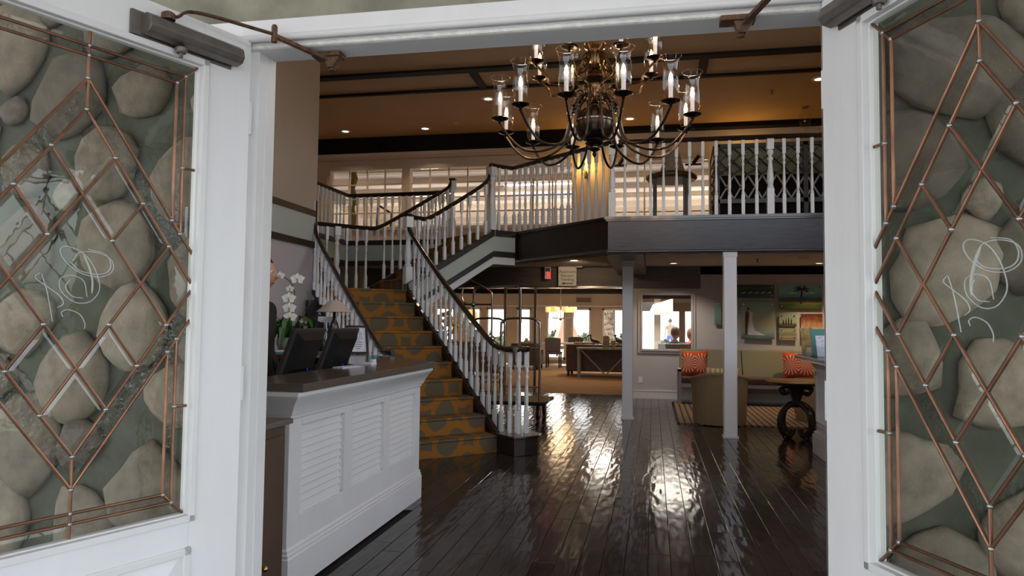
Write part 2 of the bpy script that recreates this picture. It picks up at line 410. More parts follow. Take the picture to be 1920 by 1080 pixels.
# ---------------------------------------------------------------- room shell
S2 = math.sqrt(2)
def UV(U, V, z=None):
    p = ((V-U)/S2, (U+V)/S2)
    return p if z is None else (p[0], p[1], z)
FL2 = 2.666           # upper floor
floor = struct('floor', MB().box(-7.2, 1.98, -.20, 3.6, 13.98, -.013), 'ebony_beam', 'dark hand-scraped plank floor of the lobby', 'floor')
struct('floor_lounge', MB().box(-9, 13.98, -.20, -.36, 25.0, 0.002), 'lounge_carpet', 'gold and brown patterned carpet of the lounge beyond the lobby', 'floor')
struct('floor_sunroom', MB().box(-.36, 13.6, -.2, 7, 25, 0), 'lounge_carpet', 'floor of the sunroom behind the small square window', 'floor')
struct('ground_entrance', MB().box(-30, -40, -.3, 30, 1.98, -.02), 'drive', 'pale paving in front of the entrance', 'ground')
struct('ground_terrace', MB().box(-60, 25.0, -.3, 60, 120, -.02), 'terrace', 'sunlit terrace paving outside the lounge windows', 'ground')

# planks, laid front to back
PW = .1275; LENS = (.42, .58, .74, .92, 1.15); pm = {}
def plank_mesh(L):
    a, b, t, c = PW/2-.0012, L/2-.001, .013, .0022
    vs = [(-a,-b,-t),(a,-b,-t),(a,b,-t),(-a,b,-t),(-a,-b,-c),(a,-b,-c),(a,b,-c),(-a,b,-c),(-a+c,-b+c,0),(a-c,-b+c,0),(a-c,b-c,0),(-a+c,b-c,0)]
    fs = [(0,1,5,4),(1,2,6,5),(2,3,7,6),(3,0,4,7),(4,5,9,8),(5,6,10,9),(6,7,11,10),(7,4,8,11),(8,9,10,11)]
    return vs, fs
for L in LENS:
    me = bpy.data.meshes.new('plank'); vs, fs = plank_mesh(L); me.from_pydata(vs, [], fs); me.materials.append(MAT['plank']); pm[L] = me
rng = random.Random(3); spots = []
x = -5.19
while x < 2.62:
    y = 3.35 - rng.random()*.5
    while y < 13.95:
        L = rng.choice(LENS)
        if y+L > 13.97: L = min(LENS, key=lambda q: abs(q-(13.97-y)))
        cx, cy = x, y+L/2
        if not (cx < -1.72 and cy < 5.2) and not (cx < -2.66 and cy < 9.2) and not (cx > 1.8 and cy < 8.0): spots.append((cx, cy, L))
        y += L
    x += PW
spots.sort(key=lambda q: q[0]**2*1.0+q[1]**2)
for cx, cy, L in spots[:300]:
    o = bpy.data.objects.new('plank', pm[L]); col.objects.link(o); o.parent = floor; o.location = (cx, cy, 0); o.rotation_euler = (rng.uniform(-.0016,.0016), rng.uniform(-.005,.005), 0)
far = MB()
for cx, cy, L in spots[300:]:
    vs, fs = plank_mesh(L); ta, tb = rng.uniform(-.0016,.0016), rng.uniform(-.005,.005); far.add([(a+cx, b+cy, c+b*ta-a*tb) for a, b, c in vs], fs)
far.build('plank_run', 'plank', floor, kind='stuff')

# front wall with the doorway, plus an unseen high opening added for daylight
fw = MB().box(-7.2,1.98,-.2,-1.19,2.02,3.5).box(.455,1.98,-.2,5,2.02,3.5).box(-1.19,1.98,2.2,.455,2.02,3.5).box(-7.2,1.98,4.75,5,2.02,5.4).box(-7.2,1.98,3.5,-3.9,2.02,4.75).box(3.2,1.98,3.5,5,2.02,4.75)
wall_front = struct('wall_front', fw, 'mortar', 'river stone front wall set in grey green mortar', 'wall')
fr = MB().box(-1.60, 1.945, 2.238, .80, 1.985, 3.4)
fr.build('render_band', 'rough_render', wall_front, label='rough plastered band above the door head')
fi = MB().box(-7.2,2.02,0,-1.19,2.052,3.5).box(.455,2.02,0,4,2.052,3.5).box(-1.19,2.02,2.2,.455,2.052,3.5).box(-7.2,2.02,4.75,4,2.052,5.1).box(-7.2,2.02,3.5,-3.9,2.052,4.75).box(3.2,2.02,3.5,4,2.052,4.75)
fi.build('wall_lining', 'wall_taupe', wall_front)
# river stones, each one its own piece
rs = random.Random(11); stone_me = []
for k in range(9):
    bm = bmesh.new(); bmesh.ops.create_icosphere(bm, subdivisions=2, radius=1)
    ph = [rs.random()*6 for _ in range(6)]
    for v in bm.verts:
        d = 1+.15*math.sin(2.2*v.co.x+ph[0])+.13*math.sin(2.7*v.co.z+ph[1])+.10*math.sin(3.3*v.co.x+2*v.co.z+ph[2])+.05*math.sin(6*v.co.z-5*v.co.x+ph[3])
        v.co *= d; v.co.y *= .42
    for f in bm.faces: f.smooth = True
    me = bpy.data.meshes.new('stone'); bm.to_mesh(me); bm.free(); me.materials.append(MAT['river_stone']); stone_me.append(me)
def pack(x0, x1, z0, z1, n, seed, rmin, rmax):
    r = random.Random(seed); out = []
    for t in range(n):
        rad = rmax-(rmax-rmin)*min(1, t/(n*.75)); a = r.uniform(x0, x1); b = r.uniform(z0, z1)
        if all((a-p)**2+((b-q)*1.12)**2 > (rad+s+.012)**2 for p, q, s in out): out.append((a, b, rad))
    return out
nst = 0
for (x0, x1, z0, z1, sd, big) in ((-2.75, -1.36, .0, 2.75, 5, .135), (.60, 1.60, .0, 2.85, 8, .135)):
    for a, b, rad in pack(x0, x1, z0, z1, 2600, sd, .048, big):
        if -1.62 < a < .82 and b+rad > 2.22: continue
        o = bpy.data.objects.new('stone', stone_me[rs.randrange(9)]); col.objects.link(o); o.parent = wall_front
        o.location = (a, 1.968, b); o.scale = (rad*rs.uniform(.95,1.22), min(rad,.1)*1.0, rad*rs.uniform(.88,1.06)); o.rotation_euler = (0, rs.uniform(-.7,.7), 0); nst += 1
# door frame: head and jambs with their beads
t1 = struct('trim_1', MB().box(-1.34, 1.915, 2.196, .62, 1.985, 2.240), 'door_paint', 'cream painted head board over the open double doors', 'trim')
MB().tube([(-1.33,1.925,2.190),(.6,1.925,2.190)], .012, 10).build('bead', 'white_paint', t1, smooth=True)
MB().box(-1.27, 1.94, 2.176, .54, 1.985, 2.20).build('stop_board', 'white_paint', t1)
MB().tube([(-1.25,1.95,2.172),(.53,1.95,2.172)], .008, 8).build('bead', 'worn_paint', t1, smooth=True, label='bead with flaking paint')
MB().box(-1.23, 1.955, 2.164, .50, 2.0, 2.20).build('soffit_board', 'white_paint', t1)
MB().box(-1.23, 2.0, 2.166, .50, 2.055, 2.20).build('soffit_board', 'white_paint', t1)
t2 = struct('trim_2', MB().box(-1.235, 1.965, 0, -1.189, 2.006, 2.17).box(-1.23, 2.006, 0, -1.186, 2.055, 2.17), 'white_paint', 'white painted left door jamb beside the reception counter', 'trim')
t3 = struct('trim_3', MB().box(.455, 1.965, 0, .51, 2.055, 2.17), 'white_paint', 'white painted right door jamb behind the open right door', 'trim')

struct('added_porch_roof', MB().box(-7, -6.5, 3.15, 7, 1.98, 3.3), 'bulk_white', 'unseen porch roof added to shade the entrance doors', 'ceiling')  # unseen roof and posts added to keep sky light off the doors
for i, x in enumerate((-5.6, 5.6)): struct('column', MB().box(x-.15,-6.4,-.02,x+.15,-6.1,3.15), 'white_paint', ('left', 'right')[i]+' post of the added unseen porch roof', 'column')
# lobby walls and ceilings
struct('wall_left', MB().box(-4.30, 2.05, 0, -4.08, 8.10, 5.0), 'wall_lilac', 'greyish left wall ending beside the stair', 'wall')
MB().box(-4.08, 2.06, 2.70, -4.073, 8.10, 4.99).build('warm_lit_skin', 'wall_taupe', bpy.data.objects['wall_left'])  # thin taupe skin puts the warm lamp light into the wall colour
struct('trim_4', MB().box(-4.08, 2.05, 2.63, -4.055, 8.06, 2.70), 'dark_wood', 'dark upper rail across the left wall above the sage band', 'trim')
struct('trim_5', MB().box(-4.08, 2.05, 2.245, -4.045, 8.10, 2.315), 'dark_wood', 'dark lower rail across the left wall under the sage band', 'trim')
struct('trim_6', MB().box(-4.08, 2.05, 2.315, -4.07, 8.06, 2.63), 'sage', 'sage green band between two dark rails on the left wall', 'trim')
struct('wall_right', MB().box(3.3,2.05,0,3.5,13.48,.75).box(3.3,2.05,2.35,3.5,13.48,3.1).box(3.3,2.05,4.6,3.5,13.48,5).box(3.3,2.05,.75,3.5,2.6,4.6).box(3.3,4.6,.75,3.5,5.0,4.6).box(3.3,7.4,.75,3.5,13.48,4.6), 'wall_taupe', 'right wall of the lobby behind the right door', 'wall')  # unseen openings added on this side to let daylight into the lobby
struct('wall_far_left', MB().box(-7.2, 2.05, 0, -7.0, 13.3, 5.0), 'wall_cream', 'cream wall at the far left of the gallery', 'wall')
# lower back wall with the square window hole
wb = MB().box(-.40, 13.48, 0, 3.5, 13.62, .90).box(-.40, 13.48, .90, -.20, 13.62, 2.43).box(.70, 13.48, .9, 3.5, 13.62, 2.43).box(-.2, 13.48, 1.92, .7, 13.62, 2.43)
struct('wall_back', wb, 'wall_lilac', 'pale wall with the square window and the framed pictures', 'wall')
struct('baseboard_back', MB().box(-.40, 13.455, 0, 3.3, 13.48, .135).box(-.40, 13.448, .135, 3.3, 13.48, .15), 'white_paint', 'white baseboard along the wall under the square window', 'baseboard')
w1 = MB().box(-.27, 13.45, .83, -.20, 13.49, 1.99).box(.70, 13.45, .83, .77, 13.49, 1.99).box(-.2, 13.45, 1.92, .7, 13.49, 1.99).box(-.2, 13.45, .83, .7, 13.49, .90)
w1.box(-.225, 13.43, .88, -.185, 13.46, 1.94).box(.685, 13.43, .88, .725, 13.46, 1.94).box(-.2, 13.43, 1.905, .7, 13.46, 1.945).box(-.2, 13.43, .875, .7, 13.46, .915)
win1 = struct('window_1', w1, 'wall_lilac', 'square interior window looking into the bright sunroom', 'window', bevel=.006)
MB().box(-.19, 13.535, .91, .69, 13.54, 1.91).build('pane', 'glass_clear', win1)
MB().box(-.20, 13.56, 1.845, .70, 13.60, 1.92).build('blind_box', 'grey_wood', win1)
# header band across the lounge opening
struct('trim_7', MB().box(-7.0, 13.50, 2.075, -.40, 13.66, 2.43), 'grey_wood', 'dark grey wood header over the wide opening to the lounge', 'trim')
struct('trim_8', MB().box(-7.0, 13.47, 2.045, -.40, 13.69, 2.075), 'steel', 'thin pale edge along the bottom of the dark lounge header', 'trim')
struct('trim_9', MB().box(-.40, 13.452, 2.035, .855, 13.49, 2.43), 'grey_wood', 'dark grey wood panel above the square window', 'trim')
struct('trim_10', MB().box(.855, 13.452, 2.29, 3.3, 13.49, 2.43), 'ebony_beam', 'dark strip under the ceiling above the pictures', 'trim')
# loggia ceiling and balcony floor
dec = [(3.3,9.05),(-.52,9.05),(-1.98,10.42),(-2.24,10.06),(-3.08,10.88),(-3.08,11.04),(-5.02,11.12),(-5.02,9.4),(-7.0,9.4),(-7.0,13.3),(3.3,13.3)]
struct('ceiling_loggia', MB().prism(dec, 2.43, 2.46), 'ceiling_white', 'pale ceiling under the balcony', 'ceiling')
struct('floor_balcony', MB().prism(dec, 2.46, FL2), 'lounge_carpet', 'balcony floor upstairs', 'floor')
struct('trim_11', MB().box(-.555, 8.985, 2.27, 3.3, 9.05, 2.665), 'fascia_wood', 'wide dark stained balcony fascia with a bluish daylight sheen in its colour', 'trim')
g = UV(0,0)
A = Vector((-.555, 8.985, 0)); B = Vector((-2.02, 10.37, 0)); dv = (B-A).normalized(); nv = Vector((dv.y, -dv.x, 0))
if nv.y > 0: nv = -nv
struct('trim_12', MB().prism([tuple((A)[:2]), tuple((A-nv*.065)[:2]), tuple((B-nv*.065)[:2]), tuple(B[:2])], 2.27, 2.665), 'dark_wood', 'very dark diagonal balcony fascia left of the long fascia', 'trim')
mold = MB().box(-.60, 8.95, 2.665, 3.3, 9.06, 2.70).box(-.58, 8.965, 2.645, 3.3, 9.0, 2.665)
mold.prism([tuple((A+nv*.03)[:2]), tuple((A-nv*.07)[:2]), tuple((B-nv*.07)[:2]), tuple((B+nv*.03)[:2])], 2.665, 2.70)
struct('trim_13', mold, 'rail_wood', 'black moulding along the top edge of the balcony fascias', 'trim')
low = MB().tube([(3.3,8.98,2.262),(-.56,8.98,2.262)], .017, 10).tube([(3.3,9.0,2.238),(-.56,9.0,2.238)], .013, 8)
low.tube([tuple(A+nv*.01+Vector((0,0,2.262))), tuple(B+nv*.01+Vector((0,0,2.262)))], .034, 12).tube([tuple(A-nv*.02+Vector((0,0,2.235))), tuple(B-nv*.02+Vector((0,0,2.235)))], .014, 8)
struct('trim_14', low, 'bead_gloss', 'glossy black bead along the bottom edge of the balcony fascias', 'trim', smooth=True)
struct('trim_15', MB().box(-.625, 9.22, 2.275, -.12, 13.45, 2.43), 'grey_wood', 'grey boxed ceiling beam resting over the left white column', 'trim')
MB().box(-.66, 9.25, 2.40, -.625, 13.45, 2.43).build('bead', 'white_paint', bpy.data.objects['trim_15'])
for i, (cx, cy, zt) in enumerate(((-.357, 10.46, 2.275), (.923, 9.07, 2.275))):
    c = MB().box(cx-.078, cy-.078, 0, cx+.078, cy+.078, zt)
    s = struct('column', c, 'column_paint', ('white square column standing further back, beside the lounge opening', 'white square column under the balcony fascia, in front of the wicker chair')[i], 'column', bevel=.012)
    MB().box(cx-.09, cy-.09, 0, cx+.09, cy+.09, .02).build('base_bead', 'white_paint', s)
    MB().box(cx-.084, cy-.084, zt-.09, cx+.084, cy+.084, zt).build('capital', 'wall_lilac' if i == 0 else 'white_paint', s)
# upper floor shell
struct('ceiling', MB().box(-7.2, 2.05, 5.0, 3.5, 13.45, 5.12), 'ceiling_tan', 'tan lobby ceiling with dark strips', 'ceiling')
for i, (bx, lab) in enumerate((((-7, 9.68, 4.965, 3.3, 9.835, 5.0), 'wide dark ceiling strip nearest the entrance'), ((-7, 10.53, 4.965, 3.3, 10.60, 5.0), 'narrow dark ceiling strip behind the chandelier'),
        ((-2.63, 9.835, 4.97, -2.51, 10.53, 5.0), 'short dark cross strip on the ceiling left of the chandelier'), ((.63, 9.835, 4.97, .75, 10.53, 5.0), 'short dark cross strip on the ceiling right of the chandelier'),
        ((-7, 13.1, 4.69, -1.5, 13.3, 5.0), 'deep black beam above the upper left windows'), ((-1.5, 13.1, 4.915, 3.3, 13.3, 5.0), 'thin black beam above the gold wall on the right'))):
    struct('trim_%d' % (16+i), MB().box(*bx), 'ebony_beam', lab, 'trim')
struct('trim_22', MB().box(-7, 13.12, 4.62, -1.5, 13.3, 4.69).box(-7, 13.17, 4.585, -1.5, 13.3, 4.62), 'wall_cream', 'cream cornice under the deep black beam', 'trim')
HOL = [(-6.38, -4.87), (-4.70, -3.16), (-3.00, -1.50), (-.73, 1.0)]; WZ0, WZ1 = 3.24, 4.39
wu = MB().box(-7, 13.3, 2.46, 3.3, 13.42, WZ0).box(-7, 13.3, WZ1, 3.3, 13.42, 5.0); px = -7.0
for a, b in HOL: wu.box(px, 13.3, WZ0, a, 13.42, WZ1); px = b
wu.box(px, 13.3, WZ0, 3.3, 13.42, WZ1)
struct('wall_upper', wu, 'wall_cream', 'cream upstairs wall with four multi-pane interior windows', 'wall')
struct('trim_23', MB().box(-7, 13.27, 2.67, -1.5, 13.3, 2.80), 'ebony_beam', 'dark skirting strip along the upstairs wall', 'trim')
for i, (a, b) in enumerate(HOL):
    f = MB()
    for (x0, z0, x1, z1) in ((a-.09, WZ0-.07, a, WZ1+.08), (b, WZ0-.07, b+.09, WZ1+.08), (a, WZ1, b, WZ1+.08), (a, WZ0-.07, b, WZ0)): f.box(x0, 13.26, z0, x1, 13.32, z1)
    wn = struct('window_%d' % (i+2), f, 'wall_cream', ('upstairs paned window furthest left', 'upstairs paned window second from the left, above the stair newel', 'upstairs paned window left of the gold sconce', 'upstairs window behind the bar table')[i], 'window', bevel=.004)
    nc = 4 if i < 3 else 3; nr = 4 if i < 3 else 2
    mb = MB()
    for k in range(1, nc): q = a+(b-a)*k/nc; mb.box(q-.013, 13.335, WZ0, q+.013, 13.375, WZ1)
    for k in range(1, nr): q = WZ0+(WZ1-WZ0)*(k/nr if i < 3 else .18); mb.box(a, 13.34, q-.011, b, 13.37, q+.011)
    mb.build('muntin', 'wall_cream', wn)
    for k in range(nc):
        xa, xb = a+(b-a)*k/nc, a+(b-a)*(k+1)/nc
        zs = [WZ0+(WZ1-WZ0)*j/nr for j in range(nr+1)] if i < 3 else [WZ0, WZ0+(WZ1-WZ0)*.18, WZ1]
        for z0, z1 in zip(zs, zs[1:]): MB().box(xa+.001, 13.353, z0+.001, xb-.001, 13.357, z1-.001).build('pane', 'glass_clear', wn)
tag(MB().tube([(-6.05+.03*math.cos(t*1.5), 13.62+.03*math.sin(t*1.5), 2.6+.1*t) for t in range(20)], .07, 8).build('curtain', 'olive_curtain'), 'olive curtain hanging beyond the leftmost upstairs window', 'curtain')
pf = thing('leaning_frame', 'dark empty picture frame leaning beyond the leftmost upstairs window', 'frame', (-5.46, 13.8, 2.6))
for p, q in (((-5.60,13.75,2.6),(-5.60,13.9,3.78)),((-5.60,13.9,3.78),(-5.30,13.9,3.60)),((-5.30,13.9,3.60),(-5.30,13.75,2.6))): MB().bar(p, q, .05, .04).build('frame_bar', 'dark_wood', pf)
# gallery fascia at the back of the stair hall
gf = [((-3.08,10.88),(-3.08,11.04)),((-3.08,11.04),(-5.02,11.12)),((-5.02,11.12),(-5.02,9.45))]
dk = MB(); sg = MB()
for p, q in gf:
    P, Q = Vector((*p,0)), Vector((*q,0)); d = (Q-P).normalized(); nn = Vector((d.y,-d.x,0))
    if p == (-5.02,11.12): nn = Vector((1,0,0))
    if p == (-3.08,10.88): nn = Vector((-1,0,0))
    if p == (-3.08,11.04): nn = Vector((0,-1,0))
    for mb, z0, z1, e in ((dk,2.62,2.70,.035),(sg,2.36,2.62,.02),(dk,2.28,2.36,.035)):
        mb.prism([tuple(P[:2]), tuple(Q[:2]), tuple((Q+nn*e)[:2]), tuple((P+nn*e)[:2])], z0, z1)
struct('trim_24', dk, 'dark_wood', 'dark rails of the gallery edge at the back of the stair hall', 'trim')
struct('trim_25', sg, 'sage', 'sage band of the gallery edge at the back of the stair hall', 'trim')
struct('wall_stair_hall', MB().box(-7.0, 13.05, 0, -5.6, 13.3, 2.43).box(-7.0, 9.4, 0, -6.85, 13.3, 2.43), 'wall_cream', 'shaded wall under the gallery behind the stair', 'wall')
# sunroom above the lounge, seen through the upstairs windows
struct('floor_upper_room', MB().box(-9, 13.42, 2.44, 6, 24.8, 2.60), 'ceiling_white', 'ceiling of the lounge', 'ceiling')
ur = MB(); us = MB()
for k in range(9):
    y = 14.6+k*1.25; z = 4.75; ur.box(-9, y, z-.13, 6, y+.16, z); us.box(-9, y+.55, z-.03, 6, y+.63, z)
struct('trim_26', ur, 'wall_cream', 'row of cross beams in the bright room beyond the upstairs windows', 'trim')
us.build('dark_strip', 'ebony_beam', bpy.data.objects['trim_26'])
for x in (-6, -2.5, 1.5): lamp('upper_room_fill', 'POINT', (x, 18.5, 3.3), 120, (1,.88,.74), shadow_soft_size=.25)  # point fills added to brighten the upper room, no fittings there
struct('ceiling_upper_room', MB().box(-9, 13.42, 4.75, 6, 16.9, 4.85).box(-9, 18.3, 4.75, 6, 24.8, 4.85).box(-9, 16.9, 4.75, -3.6, 18.3, 4.85).box(-1.6, 16.9, 4.75, 6, 18.3, 4.85), 'ceiling_white', 'pale ceiling with a skylight in the bright room upstairs', 'ceiling')
fr = MB()
for k in range(8):
    x = -9+k*2.0; fr.box(x, 24.6, 2.6, x+.35, 24.8, 4.75)
fr.box(-9, 24.6, 4.45, 6, 24.8, 4.75).box(-9, 24.6, 2.6, 6, 24.8, 2.95).box(-9, 24.6, 3.72, 6, 24.8, 3.80)
struct('wall_upper_room', fr, 'wall_cream', 'window wall of the bright room upstairs', 'wall')
struct('wall_upper_room_left', MB().box(-9.15, 13.42, 2.44, -9, 24.8, 4.75), 'wall_cream', 'left wall of the bright room upstairs', 'wall')
struct('wall_upper_room_right', MB().box(6, 13.42, 2.44, 6.15, 24.8, 4.75), 'wall_cream', 'right wall of the bright room upstairs', 'wall')
# ---------------------------------------------------------------- lounge shell and outdoors
OP = [(-8.9,-8.2),(-7.7,-7.0),(-6.49,-6.02),(-5.81,-5.13),(-4.72,-4.20),(-3.65,-2.99),(-2.77,-2.11),(-1.71,-.95)]
lw = MB().box(-9, 24.8, 1.93, -.36, 25.0, 2.44).box(-9, 24.8, 0, -.36, 25.0, .12); px = -9
for a, b in OP: lw.box(px, 24.8, .12, a, 25.0, 1.93); px = b
lw.box(px, 24.8, .12, -.36, 25.0, 1.93)
struct('wall_lounge', lw, 'wall_cream', 'cream far wall of the lounge pierced by tall glass doors', 'wall')
for i, (a, b) in enumerate(OP):
    f = MB().box(a, 24.76, .12, a+.06, 24.84, 1.93).box(b-.06, 24.76, .12, b, 24.84, 1.93).box(a, 24.76, 1.86, b, 24.84, 1.93).box(a, 24.76, .12, b, 24.84, .22)
    s = struct('window_%d' % (6+i), f, 'bulk_white', 'tall glazed lounge door '+('furthest left of all','second from the left end','behind the left part of the luggage cart','behind the middle of the luggage cart','behind the right hoop of the luggage cart','on the left of the closed umbrella','on the right of the closed umbrella','furthest right, showing the stone pillar')[i], 'window')
    MB().box(a+.06, 24.80, .22, b-.06, 24.805, 1.86).build('pane', 'glass_clear', s)
struct('trim_27', MB().box(-9, 24.72, 1.97, -.36, 24.8, 2.02), 'bulk_white', 'white picture rail above the lounge doors', 'trim')
struct('wall_lounge_left', MB().box(-9.15, 13.66, 0, -9, 25, 2.44), 'wall_cream', 'left wall of the lounge', 'wall')
struct('wall_lounge_right', MB().box(-.42, 13.66, 0, -.36, 25, 2.44), 'wall_cream', 'right wall of the lounge', 'wall')
for i, y in enumerate((15.2, 18.0, 21.0)):
    struct('trim_%d' % (28+i), MB().box(-9, y, 2.27, -.42, y+.28, 2.44), 'ebony_beam' if i == 2 else 'ceiling_white', ('pale lounge ceiling beam nearest the lobby', 'pale lounge ceiling beam in the middle', 'dark lounge ceiling beam nearest the glass doors')[i], 'trim')
# sunroom behind the square window
sr = MB().box(5, 19.8, 0, 7, 20, 2.9).box(-.36, 19.8, 1.74, 7, 20, 2.9).box(.70, 19.8, 0, .86, 20, 1.74)
struct('wall_sunroom', sr, 'wall_cream', 'far wall of the sunroom behind the square window', 'wall')
struct('wall_sunroom_right', MB().box(1.05, 15.6, 0, 1.15, 19.8, 2.2), 'bulk_white', 'white side wall of the sunroom with dark slots', 'wall')
for k in range(3):
    struct('trim_%d' % (31+k), MB().box(1.035, 16.2+k*1.2, .3, 1.05, 16.55+k*1.2, 1.75), 'ebony_beam', ('nearest', 'middle', 'furthest')[k]+' of three dark upright slots in the sunroom side wall', 'trim')
struct('ceiling_sunroom', MB().sweep([(-.36,13.64,2.3),(-.36,20,1.95),(-.36,20,2.05),(-.36,13.64,2.4)], (7.36,0,0)), 'wall_cream', 'ceiling of the sunroom', 'ceiling')
struct('trim_34', MB().box(.03, 16.0, 0, .17, 16.14, 2.0), 'wall_cream', 'slim cream post in the sunroom', 'trim')
gl = MB().sweep([(-.10,15.6,1.58),(.42,15.6,1.58),(.42,15.6,1.93),(.0,15.6,1.80)], (0,.06,0))
s = struct('trim_35', gl, 'bulk_white', 'white gabled bulkhead with two small panes in the sunroom', 'trim')
for k in range(2): MB().box(.08+k*.15, 15.59, 1.60, .20+k*.15, 15.6, 1.76).build('pane', 'sage', s)

# planting and furniture outdoors, sunlit
def bush(name, c, r, seed, label, group=None, n=260, h=1.0):
    q = random.Random(seed); mb = MB()
    for k in range(n):
        t = q.random()*2*PI; p = math.acos(q.uniform(-.3,1)); rad = r*(.65+.4*q.random())
        d = Vector((math.sin(p)*math.cos(t), math.sin(p)*math.sin(t), math.cos(p)*h)); o = Vector(c)+d*rad
        a = Vector((q.uniform(-1,1),q.uniform(-1,1),q.uniform(-1,1))).normalized(); b = d.cross(a).normalized(); s = r*.20*(.6+q.random())
        mb.add([o-a*s, o+b*s*.6, o+a*s, o-b*s*.6], [(0,1,2,3)])
    t = thing(name, label, 'bush', (c[0], c[1], 0), group)
    mb.build('foliage', 'hedge', t)
    MB().tube([(c[0],c[1],-.02),(c[0],c[1],c[2])], .05, 6).build('stem', 'stem', t)
for i, (x, y, r, z, lab) in enumerate(((-5.7,28,.55,.45,'round shrub outside the lounge doors far left'),(-4.6,29,.55,.5,'round shrub outside behind the luggage cart'),(-4.1,31,.6,.5,'shrub outside just left of the closed umbrella'),(-2.6,30,.55,.5,'shrub outside just right of the closed umbrella'),(-1.1,30,.5,.5,'shrub outside beyond the stone pillar'),(.35,26,.3,.55,'low shrub outside the sunroom beside its cream post'),(-7.0,29,.6,.5,'leftmost shrub on the terrace'),(1.6,27,.45,.5,'shrub outside the sunroom to the right'))):
    bush('shrub', (x, y, z), r, 20+i, lab, None)
u = thing('patio_umbrella', 'closed tan patio umbrella standing outside the lounge doors', 'umbrella', (-3.22, 27, 0))
mb = MB(); n = 20; rings = []
for z, r in ((.55,.50),(.75,.47),(1.1,.36),(1.5,.20),(1.9,.07),(2.05,.03)):
    rings.append([(-3.22+(r*(1+.10*(j%2)))*math.cos(2*PI*j/n), 27+(r*(1+.10*(j%2)))*math.sin(2*PI*j/n), z) for j in range(n)])
mb.add([p for g in rings for p in g], [(i*n+j, i*n+(j+1)%n, (i+1)*n+(j+1)%n, (i+1)*n+j) for i in range(5) for j in range(n)])
mb.build('canopy', 'umbrella_cloth', u)
MB().tube([(-3.22,27,-.02),(-3.22,27,2.2)], .025, 8).build('pole', 'bench_wood', u)
MB().lathe([(.25,-.02),(.25,.05),(.05,.09)], 14, (-3.22,27,0)).build('base', 'bronze', u)
p = thing('stone_pillar', 'pale stone pillar outside the rightmost lounge door', 'pillar', (-1.66, 28, 0))
mb = MB().box(-1.88, 27.8, -.02, -1.44, 28.2, 2.2); mb.build('core', 'mortar', p)
q = random.Random(4)
for k in range(60):
    o = bpy.data.objects.new('stone', stone_me[k%9]); col.objects.link(o); o.parent = p
    o.location = (-1.84+.065*(k%6)+q.uniform(-.01,.01)-(-1.66), -.205, .1+.2*(k//6)+q.uniform(-.02,.02)); o.scale = (.05,.05,.10); o.rotation_euler = (0,q.uniform(-.4,.4),0)
pa = thing('pergola', 'thin pergola frame outside behind the luggage cart', 'pergola', (-4.3, 27.5, 0))
MB().bar((-4.75,27.5,1.62),(-4.05,27.5,1.58),.05,.06).build('beam', 'bench_wood', pa)
for x in (-4.70,-4.12): MB().bar((x,27.5,-.02),(x,27.5,1.6),.05,.05).build('post', 'bench_wood', pa)
